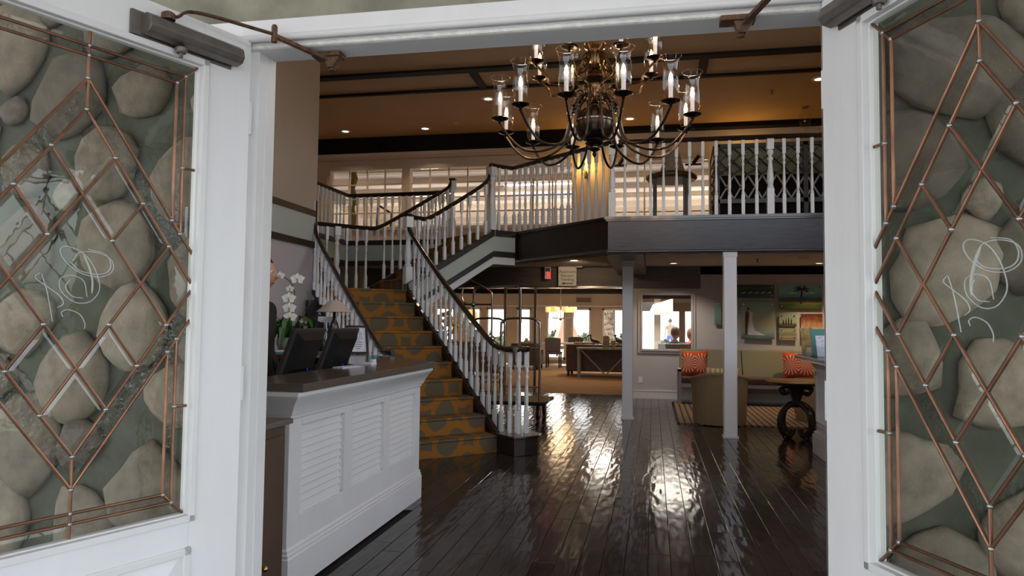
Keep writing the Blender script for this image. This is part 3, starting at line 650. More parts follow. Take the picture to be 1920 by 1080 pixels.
# ---------------------------------------------------------------- the two leaded doors, swung outwards
def leaf(idx, hinge, ang, mirror, label):
    """leaf coordinates: s along the leaf from the hinge edge, t out of its face towards the doorway, z up"""
    h = Vector((hinge[0], hinge[1], 0)); a = math.radians(ang)
    d = Vector((math.cos(a), -math.sin(a), 0)); t = Vector((math.sin(a), math.cos(a), 0))
    if mirror: t = -t
    if t.dot(Vector((0,0,0))-h) < 0: t = -t
    mtx = Matrix(((d.x, t.x, 0, h.x), (d.y, t.y, 0, h.y), (0, 0, 1, 0), (0, 0, 0, 1)))
    root = thing('door_%d' % idx, label, 'door', (hinge[0], hinge[1], 0), None, True, 'structure')
    flip = (d.cross(t)).z < 0
    def put(mb, name, m, parent=root, **k):
        mb.xform(mtx)
        if flip: mb.f = [f[::-1] for f in mb.f]
        return mb.build(name, m, parent, **k)
    W = .92; g0, g1, z0, z1 = .155, .765, .795, 2.063; T = .042
    fr = MB()
    fr.box(0,-T,.01, g0,0,2.185).box(g1,-T,.01, W,0,2.185).box(g0,-T,z1, g1,0,2.185).box(g0,-T,.705, g1,0,z0).box(g0,-T,.01, g1,0,.25)
    put(fr, 'frame', 'door_paint', bevel=.002)
    # raised lower panel
    pb = MB().box(g0,-.034,.25, g1,-.010,.705)
    put(pb, 'lower_panel', 'door_paint')
    pr = MB(); o = .055
    pr.add([(g0+.02,-.010,.27),(g1-.02,-.010,.27),(g1-.02,-.010,.685),(g0+.02,-.010,.685),(g0+o,-.001,.27+o-.02),(g1-o,-.001,.27+o-.02),(g1-o,-.001,.685-o+.02),(g0+o,-.001,.685-o+.02)],
           [(0,1,5,4),(1,2,6,5),(2,3,7,6),(3,0,4,7),(4,5,6,7)])
    put(pr, 'raised_field', 'door_paint')
    pm_ = MB()
    for q in ((g0-.008,.242,g0+.016,.713),(g1-.016,.242,g1+.008,.713),(g0-.008,.689,g1+.008,.713),(g0-.008,.242,g1+.008,.266)): pm_.box(q[0],-.015,q[1],q[2],.006,q[3])
    put(pm_, 'panel_moulding', 'white_paint', bevel=.004)
    # stepped glazing bead
    bd = MB()
    for w_, e in ((.018,.010),(.010,.004)):
        for q in ((g0-.012,z0-.012,g0-.012+w_,z1+.012),(g1+.012-w_,z0-.012,g1+.012,z1+.012),(g0-.012,z1+.012-w_,g1+.012,z1+.012),(g0-.012,z0-.012,g1+.012,z0-.012+w_)):
            bd.box(q[0],-.015,q[1],q[2],e,q[3])
    for q in ((g0,z0,g0+.010,z1),(g1-.010,z0,g1,z1),(g0,z1-.010,g1,z1),(g0,z0,g1,z0+.010)): bd.box(q[0],-.03,q[1],q[2],-.008,q[3])
    put(bd, 'glazing_bead', 'white_paint', bevel=.002)
    for z in (.35, 1.15, 1.95):
        hg = MB(); hg.tube([(-.006,-.01,z-.05),(-.006,-.01,z+.05)], .008, 8)
        put(hg, 'hinge', 'white_paint', smooth=True)
    # glass: a quarter of the pattern in X (0 centre .. .305), Z (0 .. .634), mirrored four ways
    CX, CZ, HX, HZ = .46, 1.4285, .305, .634
    sl = 1.39; big = [(-2,-2),(2,-2),(2,2),(-2,2)]
    def reg(*cons):
        p = big
        for c in cons: p = clip(p, *c)
        return p
    X0 = (-1,0,0); XH = (1,0,HX); ZH = (0,1,HZ); Z0 = (0,-1,0)
    out_above = (-sl,-1,-.5065); out_below = (sl,1,.5065); in_above = (-1.402,-1,-.4275)
    o1, o2 = .045, .070; mit_side = (-1,1,HZ-HX); mit_top = (1,-1,-(HZ-HX))
    quarter = [(reg(in_above,out_below,X0,XH,Z0), 'glass_textured'), (reg(out_above,(1,0,HX-o2),(0,1,HZ-o2),X0), 'glass_door'),
        (reg(out_above,(-1,0,-(HX-o1)),XH,mit_side,(0,1,.33),Z0), 'glass_bevel'), (reg(out_above,(-1,0,-(HX-o1)),XH,mit_side,(0,-1,-.33)), 'glass_bevel'),
        (reg(out_above,(-1,0,-(HX-o2)),(1,0,HX-o1),mit_side), 'glass_textured'), (reg((0,-1,-(HZ-o1)),ZH,mit_top,X0), 'glass_bevel'), (reg((0,-1,-(HZ-o2)),(0,1,HZ-o1),mit_top,X0), 'glass_textured')]
    def pane(poly, m, bev):
        n = len(poly)
        if n < 3: return
        c = (sum(p[0] for p in poly)/n, sum(p[1] for p in poly)/n)
        ar = sum(poly[i][0]*poly[(i+1)%n][1]-poly[(i+1)%n][0]*poly[i][1] for i in range(n))
        if ar < 0: poly = poly[::-1]
        ins = poly
        if bev:   # inset by bev for the ground bevel
            ins = []
            for i in range(n):
                p, q, r = poly[i-1], poly[i], poly[(i+1)%n]
                e1 = Vector((q[0]-p[0], q[1]-p[1])).normalized(); e2 = Vector((r[0]-q[0], r[1]-q[1])).normalized()
                n1 = Vector((-e1.y, e1.x)); n2 = Vector((-e2.y, e2.x)); b = (n1+n2); k = bev/max(.25, (1+n1.dot(n2)))
                ins.append((q[0]+b.x*k, q[1]+b.y*k))
        mb = MB(); tb, tf, te = -.026, -.018, -.021
        if bev: 
            vs = [(x,te,z) for x,z in poly]+[(x,tf,z) for x,z in ins]
            mb.add(vs, [(i,(i+1)%n,n+(i+1)%n,n+i) for i in range(n)]+[tuple(range(n,2*n))])
        else: mb.add([(x,tf,z) for x,z in poly], [tuple(range(n))])
        put(mb, 'pane', m)
    for sx in (1,-1):
        for sz in (1,-1):
            for poly, m in quarter: pane([(CX+sx*x, CZ+sz*z) for x, z in poly], m, .013 if m == 'glass_bevel' else 0)
    def AB(a, b): return (CX+(a-b)*HX/4, CZ+.4275-(a+b)*.4275/4)
    cells = [(0,i,1,i+1) for i in range(4)]+[(3,i,4,i+1) for i in range(4)]+[(1,0,2,1),(2,0,3,1),(1,3,2,4),(2,3,3,4),(1,1,3,3)]
    for a0,b0,a1,b1 in cells: pane([AB(a0,b0),AB(a1,b0),AB(a1,b1),AB(a0,b1)], 'glass_bevel', .014)
    # lead came, one joined network per leaf
    segs = [(AB(0,0),AB(4,0)),(AB(0,0),AB(0,4)),(AB(4,0),AB(4,4)),(AB(0,4),AB(4,4)),(AB(1,0),AB(1,4)),(AB(3,0),AB(3,4)),(AB(0,1),AB(4,1)),(AB(0,3),AB(4,3)),
            (AB(2,0),AB(2,1)),(AB(2,3),AB(2,4)),(AB(0,2),AB(1,2)),(AB(3,2),AB(4,2))]
    zo = .5065-sl*HX
    for sx in (1,-1):
        for sz in (1,-1):
            P = lambda x, z: (CX+sx*x, CZ+sz*z)
            segs += [(P(0,.5065),P(HX,zo)),(P(HX-o1,HZ-o1),P(HX-o1,.5065-sl*(HX-o1))),(P(HX-o2,HZ-o2),P(HX-o2,.5065-sl*(HX-o2))),(P(0,HZ-o1),P(HX-o1,HZ-o1)),(P(0,HZ-o2),P(HX-o2,HZ-o2)),
                     (P(HX,HZ),P(HX-o2,HZ-o2)),(P(HX-o1,.33),P(HX,.33))]
    for sz in (1,-1): segs.append(((CX,CZ+sz*.4275),(CX,CZ+sz*HZ)))
    cm = MB(); sd = MB(); seen = set()
    for p, q in segs:
        cm.tube([(p[0],-.017,p[1]),(q[0],-.017,q[1])], .0042, 8)
        for e in (p, q):
            k = (round(e[0],2), round(e[1],2))
            if k not in seen: seen.add(k); sd.ball((e[0],-.016,e[1]), .0062, 8, 5)
    put(cm, 'leading', 'copper_came', smooth=True); put(sd, 'solder_joint', 'solder', smooth=True)
    # etched script initial in the centre pane
    mg = MB(); sg = 1 if mirror else -1
    def script(pts, r0=.0011, r1=.0014):
        pth = smooth_path([(CX+sg*x*.016,-.0165,CZ+y*.0105) for x, y in pts], 5); m_ = len(pth)
        mg.tube(pth, [r0+(r1-r0)*math.sin(PI*i/(m_-1)) for i in range(m_)], 5)
    S1 = [(-1.2,4.6),(-.2,6.6),(2.2,7.0),(4.6,5.6),(4.9,2.8),(3.0,1.2),(.2,1.8),(-2.0,4.0),(-3.0,6.6),(-2.2,7.8),(-.2,7.0),(1.4,5.0),(2.6,1.6),(3.0,-2.0),(1.6,-4.8),(-.6,-5.0),(-2.6,-2.6),(-2.8,.2),(-1.2,1.2),(.6,.0),(1.2,-3.6)]
    S2_ = [(1.0,7.6),(3.6,6.8),(4.6,4.6),(4.2,2.6),(2.6,1.8),(.0,2.4),(-1.4,4.2)]
    S3 = [(-5.6,1.4),(-6.2,.2),(-4.8,-1.4),(-2.8,-3.6),(-2.2,-5.4),(-3.0,-6.4)]
    S4 = [(-5.4,1.2),(-4.6,-2.4),(-4.0,-6.4),(-3.6,-9.6)]
    S5 = [(-2.2,-8.4),(-2.4,-7.4),(-1.4,-6.8),(.2,-7.8),(1.0,-9.8),(1.0,-11.2)]
    S6 = [(-1.4,.2),(-2.0,-1.6),(-1.0,-3.6),(.6,-4.0)]
    for L in (S1,S2_,S3,S4,S5,S6): script(L)
    m_ = smooth_path([(CX+(-x if mirror else -x)*.0105,-.0165,CZ+y*.0105) for x, y in ((.6,6.4),(2.0,3.4),(2.9,.2),(2.9,-2.8))], 6)
    mg.tube(m_, [.0018,.003]+[.0042]*(len(m_)-4)+[.003,.0018], 5, flat=.4)
    put(mg, 'etched_initial', 'etched', smooth=True, label='frosted script initial etched in the centre pane')
    # door closer on the top rail
    cl = MB(); s0, s1 = .061, .345
    prof = [(0,2.088),(.020,2.080),(.045,2.086),(.056,2.102),(.050,2.126),(.030,2.138),(0,2.138)]
    cl.sweep([(s0,y,z) for y, z in prof], (s1-s0,0,0))
    c = put(cl, 'door_closer', 'bronze', bevel=.003)
    cl = MB(); cl.box(.325,0,2.078,.372,.010,2.142).box(s0+.01,0,2.074,s1,.005,2.09)
    put(cl, 'back_plate', 'bronze', c)
    nt_ = MB(); nt_.lathe([(.012,0),(.016,.006),(.016,.014),(.010,.020)], 12, (.245,.030,2.060)).lathe([(.006,0),(.006,.014)], 6, (.245,.030,2.048))
    put(nt_, 'adjusting_nut', 'bronze', c, smooth=True)
    return root, mtx, c
m, n, l, b = shader_nodes('etched'); b.inputs['Base Color'].default_value = (.62,.66,.66,1); b.inputs['Roughness'].default_value = .7; b.inputs['Alpha'].default_value = .42
dl, ml, cl_l = leaf(1, (-1.197, 1.93), 111.5, False, 'left white entrance door with leaded diamond glass, swung outwards')
dr, mr_, cl_r = leaf(2, (.429, 1.93), 67.0, True, 'right white entrance door with leaded diamond glass, swung outwards')
def closer_arm(mtx, parent, spin, elbow, shoe):
    off = MB(); P = mtx @ Vector((spin, .030, 2.150))
    off.lathe([(.018,-.012),(.018,.004),(.008,.010)], 10, tuple(P))
    q = Vector(elbow); mid = P.lerp(q, .25)+Vector((0,0,.022))
    pts = smooth_path([tuple(P), tuple(P.lerp(q,.08)), tuple(mid), tuple(q)], 4)
    off.tube(pts, .0085, 8, flat=.5)
    off.lathe([(.009,-.024),(.009,.022),(.006,.028)], 8, tuple(q))
    s = Vector(shoe)
    off.bar(tuple(q+Vector((0,0,-.004))), tuple(s), .016, .010)
    off.tube([tuple(s+Vector((0,0,.006))), tuple(s+Vector((0,0,-.028)))], .011, 8)
    off.build('closer_arm', 'rusty', parent, smooth=False)
    f = MB().box(s.x-.055, s.y-.030, 2.150, s.x+.035, s.y+.020, 2.163)
    f.sweep([(s.x-.02,s.y-.02,2.15),(s.x+.03,s.y-.02,2.15),(s.x+.012,s.y-.02,2.118),(s.x-.008,s.y-.02,2.118)], (0,.03,0))
    return f
f = closer_arm(ml, cl_l, .285, (-1.089,1.873,2.175), (-.975,2.020,2.140))
tag(f.build('closer_shoe', 'rusty'), 'rusty closer bracket under the door head, left side', 'bracket', 'closer brackets on the door head')
f = closer_arm(mr_, cl_r, .285, (.335,1.72,2.182), (.232,1.962,2.140))
tag(f.build('closer_shoe', 'rusty'), 'rusty closer bracket under the door head, right side', 'bracket', 'closer brackets on the door head')
# ---------------------------------------------------------------- turned balusters and newels (meshes shared by height)
BAL = {}
def bal_mesh(h, r=.0195, kind='baluster', lo=.27, hi=.80):
    key = (round(h, 3), r, kind)
    if key in BAL: return BAL[key]
    mb = MB(); zl, zh = lo*h, hi*h
    mb.box(-r,-r,0,r,r,zl); mb.box(-r,-r,zh,r,r,h)
    H = zh-zl; n = 8 if kind == 'baluster' else 14
    pr = [(.80,0),(1.0,.03),(1.0,.06),(.62,.09),(.82,.11),(.98,.20),(1.02,.27),(.86,.42),(.66,.58),(.56,.72),(.92,.755),(.92,.785),(.55,.82),(.62,.86),(.98,.91),(.98,.95),(.70,1.0)]
    mb.lathe([(r*a, zl+H*b) for a, b in pr], n, cap=False)
    me = bpy.data.meshes.new(kind); me.from_pydata(mb.v, [], mb.f); me.materials.append(MAT['white_paint'])
    me.polygons.foreach_set('use_smooth', [len(p.vertices) == 4 and abs(p.normal.z) < .99 and i >= 12 for i, p in enumerate(me.polygons)])
    BAL[key] = me; return me
def baluster(x, y, z0, z1, parent, rz=PI/4, kind='baluster', r=.0195, lo=.27, hi=.80):
    o = bpy.data.objects.new(kind, bal_mesh(z1-z0, r, kind, lo, hi)); col.objects.link(o); o.parent = parent
    o.location = Vector((x, y, z0))-OFF.get(parent, Vector((0,0,0))); o.rotation_euler = (0,0,rz); return o
def newel(x, y, z0, z1, parent, rz=PI/4, r=.042): return baluster(x, y, z0, z1, parent, rz, 'newel', r, .34, .86)
RW, RH = .062, .05
def handrail(mb, pts):
    """moulded rail: wide rounded cap over a narrower base"""
    pts = [Vector(p) for p in pts]
    mb.tube([p for p in pts], .033, 10, flat=.72)
    mb.tube([p-Vector((0,0,.020)) for p in pts], .023, 8, flat=.8)
# ---------------------------------------------------------------- staircase
U0, RUN, RISE = 6.35, .253, .1777; VL, VR = 2.828, 4.087; LZ = 1.777
st = thing('staircase', 'carpeted staircase climbing left behind the counter to a landing and on to the balcony', 'staircase', (-2.0, 7.0, 0))
def step(u0, v0, v1, z0, z1, run, axis, path, mat_='stair_carpet'):
    """one carpeted step; axis 'U' climbs along U, 'V' along V"""
    prof = [(0,z0),(0,z1-.035),(-.012,z1-.022),(-.010,z1-.006),(.004,z1),(run+.02,z1),(run+.02,z0)]
    mb = MB(); n = len(prof); L = [0]
    for i in range(1, n): L.append(L[-1]+math.hypot(prof[i][0]-prof[i-1][0], prof[i][1]-prof[i-1][1]))
    for w_ in (v0, v1):
        for i, (a, z) in enumerate(prof):
            mb.v.append(UV(u0+a, w_, z) if axis == 'U' else UV(w_, u0+a, z)); mb.uv[len(mb.v)-1] = (w_, path+L[i])
    for i in range(n): mb.f.append((i,(i+1)%n,n+(i+1)%n,n+i)); mb.mi.append(0)
    mb.f += [tuple(range(n))[::-1], tuple(range(n,2*n))]; mb.mi += [0,0]
    if axis == 'V': mb.f = [f[::-1] for f in mb.f]
    return mb
path = 0
for k in range(1, 10):
    step(U0+RUN*(k-1), VL+.02, VR, 0 if k == 1 else RISE*(k-1)-.02, RISE*k, RUN, 'U', path).build('step', 'stair_carpet', st); path += RUN+RISE
step(U0+RUN*9, VL+.02, VR, RISE*9-.02, LZ, 9.84-(U0+RUN*9)-.02, 'U', path).build('landing', 'stair_carpet', st); path += .4
V0, RUN2 = 4.20, .27
for k in range(1, 6):
    last = k == 5
    step(V0+RUN2*(k-1), 8.74, 9.80, LZ+RISE*(k-1)-.02, LZ+RISE*k, RUN2 if not last else .40, 'V', path).build('step', 'stair_carpet', st); path += RUN2+RISE
# dark tread ends and string on both sides of the lower flight
for v0, v1, nm in ((VR, 4.275, 'tread_end'), (VL-.13, VL+.02, 'tread_end')):
    for k in range(1, 11):
        u = U0+RUN*(k-1); e = RUN if k < 10 else .16
        MB().prism([UV(u-.008,v0), UV(u+e+.02,v0), UV(u+e+.02,v1), UV(u-.008,v1)], max(0, RISE*(k-2)), RISE*k).build(nm, 'dark_wood', st)
def slope_bar(mb, Ua, za, Ub, zb, v, h, wd):
    mb.sweep([UV(Ua,v-wd/2,za-h/2), UV(Ub,v-wd/2,zb-h/2), UV(Ub,v-wd/2,zb+h/2), UV(Ua,v-wd/2,za+h/2)], (wd/S2, wd/S2, 0))
mb = MB(); slope_bar(mb, U0+.02, .155, U0+RUN*9, .155+RISE*9-.0, VR+.03, .075, .05); slope_bar(mb, U0+.02, .155, U0+RUN*9, .155+RISE*9, VL, .075, .05)
mb.build('carpet_string', 'rail_wood', st, bevel=.008)
# lower flight outer skins down to the floor
mb = MB()
for v in (4.262, VL-.145):
    mb.sweep([UV(U0+.1,v,0), UV(9.0,v,0), UV(9.0,v,1.6), UV(U0+RUN*9,v,1.55)], (.012/S2,.012/S2,0))
mb.build('side_skin', 'dark_wood', st)
# bullnose block under the volute
blk = [UV(6.36,4.08), UV(6.02,4.08), UV(6.0,4.20), UV(6.02,4.37), UV(6.12,4.47), UV(6.50,4.47), UV(6.50,4.08)]
MB().prism(blk, 0, .172).build('starting_block', 'dark_wood', st, bevel=.006)
big = [tuple(Vector(p)+ (Vector(p)-Vector(UV(6.26,4.27))).normalized()*.022) for p in blk]
MB().prism(big, .172, .197).build('block_cap', 'rail_wood', st, bevel=.008)
# upper flight: capped closed string with the sage band, and the soffit under it
def band(u, ut, lo, hi, m, name):
    """band on the outer string, offsets below the nosing line"""
    pts = [(4.10,2.016-.61*.61),(5.487,2.656),(5.86,2.656)]
    p = [UV(u,v,z+lo) for v, z in pts]+[UV(u,v,z+hi) for v, z in reversed(pts)]
    return MB().sweep(p, (-ut/S2*-1, ut/S2, 0)) if False else MB().sweep(p, (-ut/S2, ut/S2, 0))
pts = [(4.10, 2.656-.61*1.387), (5.487, 2.656), (5.86, 2.656)]
def strg(u, ut, lo, hi, name, m, par=st, bev=0):
    a = MB(); 
    for i in range(2):
        (v0, z0), (v1, z1) = pts[i], pts[i+1]
        a.sweep([UV(u,v0,z0+lo), UV(u,v1,z1+lo), UV(u,v1,z1+hi), UV(u,v0,z0+hi)], (-ut/S2, ut/S2, 0))
    return a.build(name, m, par, bevel=bev)
strg(8.655, .10, -.045, .045, 'string_cap', 'rail_wood', st, .006)
strg(8.68, .05, -.262, -.045, 'string_band', 'sage')
strg(8.665, .075, -.345, -.262, 'string_moulding', 'dark_wood', st, .006)
strg(8.685, .045, -.45, -.345, 'string_base', 'white_paint')
strg(9.80, .10, -.30, .06, 'far_string', 'dark_wood', st)
a = MB(); (v0, z0), (v1, z1) = pts[0], pts[1]
a.sweep([UV(8.72,v0,z0-.45), UV(8.72,v1,z1-.45), UV(8.72,v1,z1-.40), UV(8.72,v0,z0-.40)], (-1.12/S2, 1.12/S2, 0)); a.build('soffit', 'ceiling_white', st)
MB().prism([UV(8.63,VL-.12), UV(8.63,4.26), UV(9.92,4.26), UV(9.92,VL-.12)], 1.50, LZ-.03).build('landing_base', 'dark_wood', st)
# rails
R = [(-3.274,9.167,2.80),(-3.262,9.155,2.70),(-3.215,9.105,2.585),(-3.056,8.949,2.40),(-2.853,8.746,2.185),(-2.54,8.433,1.87),(-2.253,8.146,1.60),(-1.988,7.881,1.357),(-1.80,7.69,1.195),(-1.68,7.573,1.115),(-1.553,7.446,1.081),(-1.40,7.29,1.078)]
c0 = Vector(UV(6.28,4.30)); 
vol = [(c0.x+.105*math.cos(t), c0.y+.105*math.sin(t), 1.08) for t in [PI*1.15+ i*PI/8 for i in range(0, 15)]]
rail_r = MB(); handrail(rail_r, smooth_path(R, 3)); handrail(rail_r, [(-1.40,7.29,1.08)]+vol)
rail_r.lathe([(.085,-.03),(.10,-.01),(.085,.025)], 18, (c0.x,c0.y,1.075))
rr_ = rail_r.build('handrail', 'rail_wood', st, smooth=True, label='black right-hand rail of the lower flight ending in a volute')
def rail_z(pts3, key):
    q = sorted((key(p), p[2]) for p in pts3)
    def f(u):
        for (a, za), (b_, zb) in zip(q, q[1:]):
            if a <= u <= b_: return za+(zb-za)*(u-a)/max(1e-6, b_-a)
        return q[0][1] if u < q[0][0] else q[-1][1]
    return f
kU = lambda p: (p[1]-p[0])/S2
fr_ = rail_z(R, kU)
Lr = [(-4.075,8.078,2.83),(-4.070,8.072,2.55),(-4.04,8.04,2.42),(-3.933,7.933,2.293),(-3.527,7.527,1.90),(-3.224,7.224,1.617),(-2.947,6.947,1.375),(-2.743,6.743,1.193),(-2.627,6.627,1.095),(-2.56,6.56,1.062),(-2.48,6.48,1.06),(-2.42,6.44,1.06)]
rl = MB(); handrail(rl, smooth_path(Lr, 3)); rl.build('handrail', 'rail_wood', st, smooth=True, label='black left-hand rail of the lower flight ending at the left wall')
fl_ = rail_z(Lr, kU)
for k in range(1, 10):
    for e in (.055, .18):
        u = U0+RUN*(k-1)+e
        x, y = UV(u, 4.166); baluster(x, y, RISE*k, round((fr_(u)-.035-RISE*k)/.02)*.02+RISE*k, st)
        x, y = UV(u, VL-.004)
        zt = fl_(kU((x, y, 0)))-.035
        baluster(x, y, RISE*k, round((zt-RISE*k)/.02)*.02+RISE*k, st)
for t in range(6):
    a_ = PI*.25+t*PI*2/6; baluster(c0.x+.10*math.cos(a_), c0.y+.10*math.sin(a_), .197, 1.055, st, 0)
newel(c0.x, c0.y, .197, 1.06, st, 0, .030)
x, y = UV(8.755, 4.166); newel(x, y, LZ-.03, 2.775, st, PI/4, .050)
# landing back guard and far rail of the upper flight
nb = [UV(9.86,3.22), UV(9.86,4.13)]
Bk = [UV(9.86,2.95,2.735), UV(9.86,3.5,2.735), UV(9.86,4.05,2.735), UV(9.86,4.22,2.77), UV(9.86,4.5,2.93), UV(9.86,5.0,3.25), UV(9.86,5.30,3.44), UV(9.86,5.40,3.53), UV(9.86,5.42,3.62)]
b_ = MB(); handrail(b_, smooth_path(Bk, 3)); b_.build('handrail', 'rail_wood', st, smooth=True, label='black rail round the back of the landing and up the far side')
Nr = [UV(8.74,4.18,2.79), UV(8.74,4.30,2.775), UV(8.74,4.46,2.79), UV(8.74,4.75,2.965), UV(8.74,5.2,3.26), UV(8.74,5.38,3.40), UV(8.74,5.45,3.52), UV(8.74,5.455,3.665)]
n_ = MB(); handrail(n_, smooth_path(Nr, 3)); n_.build('handrail', 'rail_wood', st, smooth=True, label='black near rail of the upper flight rising to the balcony newel')
kV = lambda p: (p[0]+p[1])/S2
fb, fn = rail_z(Bk, kV), rail_z(Nr, kV)
for i in range(8):
    v = 2.98+.148*i; x, y = UV(9.86, v)
    if i == 4: newel(x, y, LZ, 2.71, st)
    else: baluster(x, y, LZ, 2.70, st)
for i in range(9):
    v = 4.30+.132*i
    x, y = UV(9.86, v); z0 = 2.656-.61*(5.487-v)+.06; baluster(x, y, z0, z0+round((fb(v)-.035-z0)/.02)*.02, st)
    x, y = UV(8.705, v); z0 = 2.656-.61*(5.487-v)+.045; baluster(x, y, z0, z0+round((fn(v)-.035-z0)/.02)*.02, st)
x, y = UV(9.86, 5.45); newel(x, y, FL2-.02, 3.60, st)
MB().box(x-.055,y-.055,3.60,x+.055,y+.055,3.64).build('newel_cap', 'rail_wood', st, bevel=.008)
x, y = UV(8.755,4.166); MB().lathe([(.058,0),(.066,.012),(.058,.04)], 14, (x,y,2.775)).build('newel_cap', 'rail_wood', st, smooth=True)
# ---------------------------------------------------------------- balcony railing
br = thing('balcony_railing', 'white turned balustrade with black rail along the balcony edge', 'railing', (-.5, 9.0, FL2))
dz0, dz1 = 2.70, 3.62
pB = UV(8.705, 5.82)
RP = [UV(8.74,5.455,3.665), UV(8.74,5.56,3.66), (pB[0],pB[1],3.655), (-.53,8.99,3.655), (3.3,9.005,3.655)]
h_ = MB()
for p, q in zip(RP, RP[1:]): handrail(h_, [p, q])
h_.build('handrail', 'rail_wood', br, smooth=True)
x, y = UV(8.705, 5.47); newel(x, y, 2.70, dz1, br)
for v in (5.58, 5.70): x, y = UV(8.705, v); baluster(x, y, dz0, dz1, br)
P, Q = Vector(pB), Vector((-.53, 8.99))
for i in range(15):
    c = P.lerp(Q, (i+.3)/15.2); baluster(c.x, c.y, dz0, dz1, br)
newel(-.505, 9.01, 2.70, dz1, br, 0)
for i in range(24):
    if i == 12: continue
    x = -.505+.1585*(i) 
    if i == 0: continue
    baluster(x, 9.005, dz0, dz1, br, 0)
newel(-.505+.1585*12, 9.005, 2.70, dz1, br, 0, .040)
# gallery guard
gg = thing('gallery_railing', 'white turned balustrade with black rail round the gallery behind the landing', 'railing', (-4, 11.05, FL2))
x0, y0 = UV(9.86,5.45)
GP = [(x0,y0,3.61),(x0-.04,11.05,3.56),(-3.35,11.055,3.475),(-4.2,11.09,3.465),(-5.0,11.12,3.465),(-5.03,10.3,3.465),(-5.03,9.45,3.465)]
h_ = MB(); handrail(h_, smooth_path(GP[:5], 3)); handrail(h_, GP[4:]); h_.build('handrail', 'rail_wood', gg, smooth=True)
for i in range(15): baluster(-3.22-.125*i, 11.05+.004*i, 2.70, 3.43, gg, 0)
for i in range(12): baluster(-5.03, 10.98-.135*i, 2.70, 3.43, gg, 0)
# ---------------------------------------------------------------- reception counter
rc = thing('reception_counter', 'white panelled reception counter with louvred panels and a grey brown top', 'counter', (-1.9, 4.3, 0))
X = -1.769
body = [(X,3.29),(X,5.32),(-2.47,6.02),(-2.86,5.63),(-2.15,4.92),(-2.15,3.29)]
# frame of the long face, leaving three recesses
pan = [(3.42,3.945),(4.055,4.575),(4.675,5.205)]; pz0, pz1 = .352, .806
mb = MB(); y = 3.29
for a, b in pan:
    mb.box(X-.03, y, 0, X, a, .87); mb.box(X-.03, a, 0, X, b, pz0); mb.box(X-.03, a, pz1, X, b, .87); y = b
mb.box(X-.03, y, 0, X, 5.32, .87)
mb.prism([(X-.03,3.29),(X-.03,5.32),(-2.47,6.02),(-2.86,5.63),(-2.15,4.92),(-2.15,3.29)], 0, .99)
mb.prism([(-2.47,6.02),(-2.72,6.40),(-3.02,6.22),(-2.86,5.63)], 0, .99)
mb.build('body', 'white_paint', rc, bevel=.003)
for a, b in pan:
    f = MB(); 
    for q in ((a,pz0,a+.012,pz1),(b-.012,pz0,b,pz1),(a,pz1-.010,b,pz1),(a,pz0,b,pz0+.010)): f.box(X-.030,q[0],q[1],X-.018,q[2],q[3])
    lp = f.build('louvre_panel', 'white_paint', rc)
    n = 11; h = (pz1-pz0-.02)/n
    sl_ = MB().sweep([(X-.029,a+.002,pz0+.012),(X-.019,a+.002,pz0+.010),(X-.018,a+.002,pz0+.016),(X-.026,a+.002,pz0+.010+h*1.02)], (0,b-a-.004,0)).build('slat', 'white_paint', lp)
    for k in range(1, n): o = piece(sl_, 'slat', (0,0,0), lp); o.location = (0,0,h*k)
def skirt(mb, path, prof):
    """mould a profile (out, z) along an open plan path, mitred, outside on the right-hand side"""
    pts = [Vector((*p,0)) for p in path]; N = []
    for p, q in zip(pts, pts[1:]):
        d = (q-p).normalized(); N.append(Vector((d.y,-d.x,0)))
    rows = []
    for i, p in enumerate(pts):
        if i == 0: m_ = N[0]
        elif i == len(pts)-1: m_ = N[-1]
        else: m_ = (N[i-1]+N[i]); m_ = m_/(1+N[i-1].dot(N[i]))
        rows.append([tuple(p+m_*o+Vector((0,0,z))) for o, z in prof])
    n = len(prof); vs = [v for r in rows for v in r]
    fs = [(i*n+j,(i+1)*n+j,(i+1)*n+j+1,i*n+j+1) for i in range(len(rows)-1) for j in range(n-1)]
    fs += [tuple(range(n)), tuple(range((len(rows)-1)*n, len(rows)*n))[::-1]]
    return mb.add(vs, fs)
pth = [(-2.15,3.29),(X,3.29),(X,5.32),(-2.47,6.02)]
crown = [(0,.845),(.008,.852),(.010,.868),(.022,.872),(.026,.884),(.034,.900),(.048,.925),(.066,.948),(.078,.962),(.082,.970),(.088,.971),(.088,.990),(0,.990)]
skirt(MB(), pth, crown).build('crown_moulding', 'white_paint', rc, smooth=True)
skirt(MB(), pth, [(0,0),(.020,0),(.020,.165),(.014,.172),(.016,.184),(.008,.192),(.010,.204),(0,.214)]).build('base_moulding', 'white_paint', rc, smooth=True)
wt = [(-1.672,3.235),(-1.665,5.40),(-1.70,5.47),(-2.60,6.37),(-2.78,6.55),(-3.08,6.30),(-3.02,5.74),(-2.092,4.82),(-2.092,3.235)]
MB().prism(wt, .990, 1.033).build('worktop', 'worktop', rc, bevel=.004)
MB().prism([(-2.46,3.29),(-2.15,3.29),(-2.15,4.92),(-2.46,4.98)], .70, .74).build('desk_shelf', 'dark_wood', rc)
MB().box(-2.46,3.29,0,-2.42,4.95,.70).box(-2.46,3.29,0,-2.15,3.33,.70).build('desk_panel', 'dark_wood', rc)
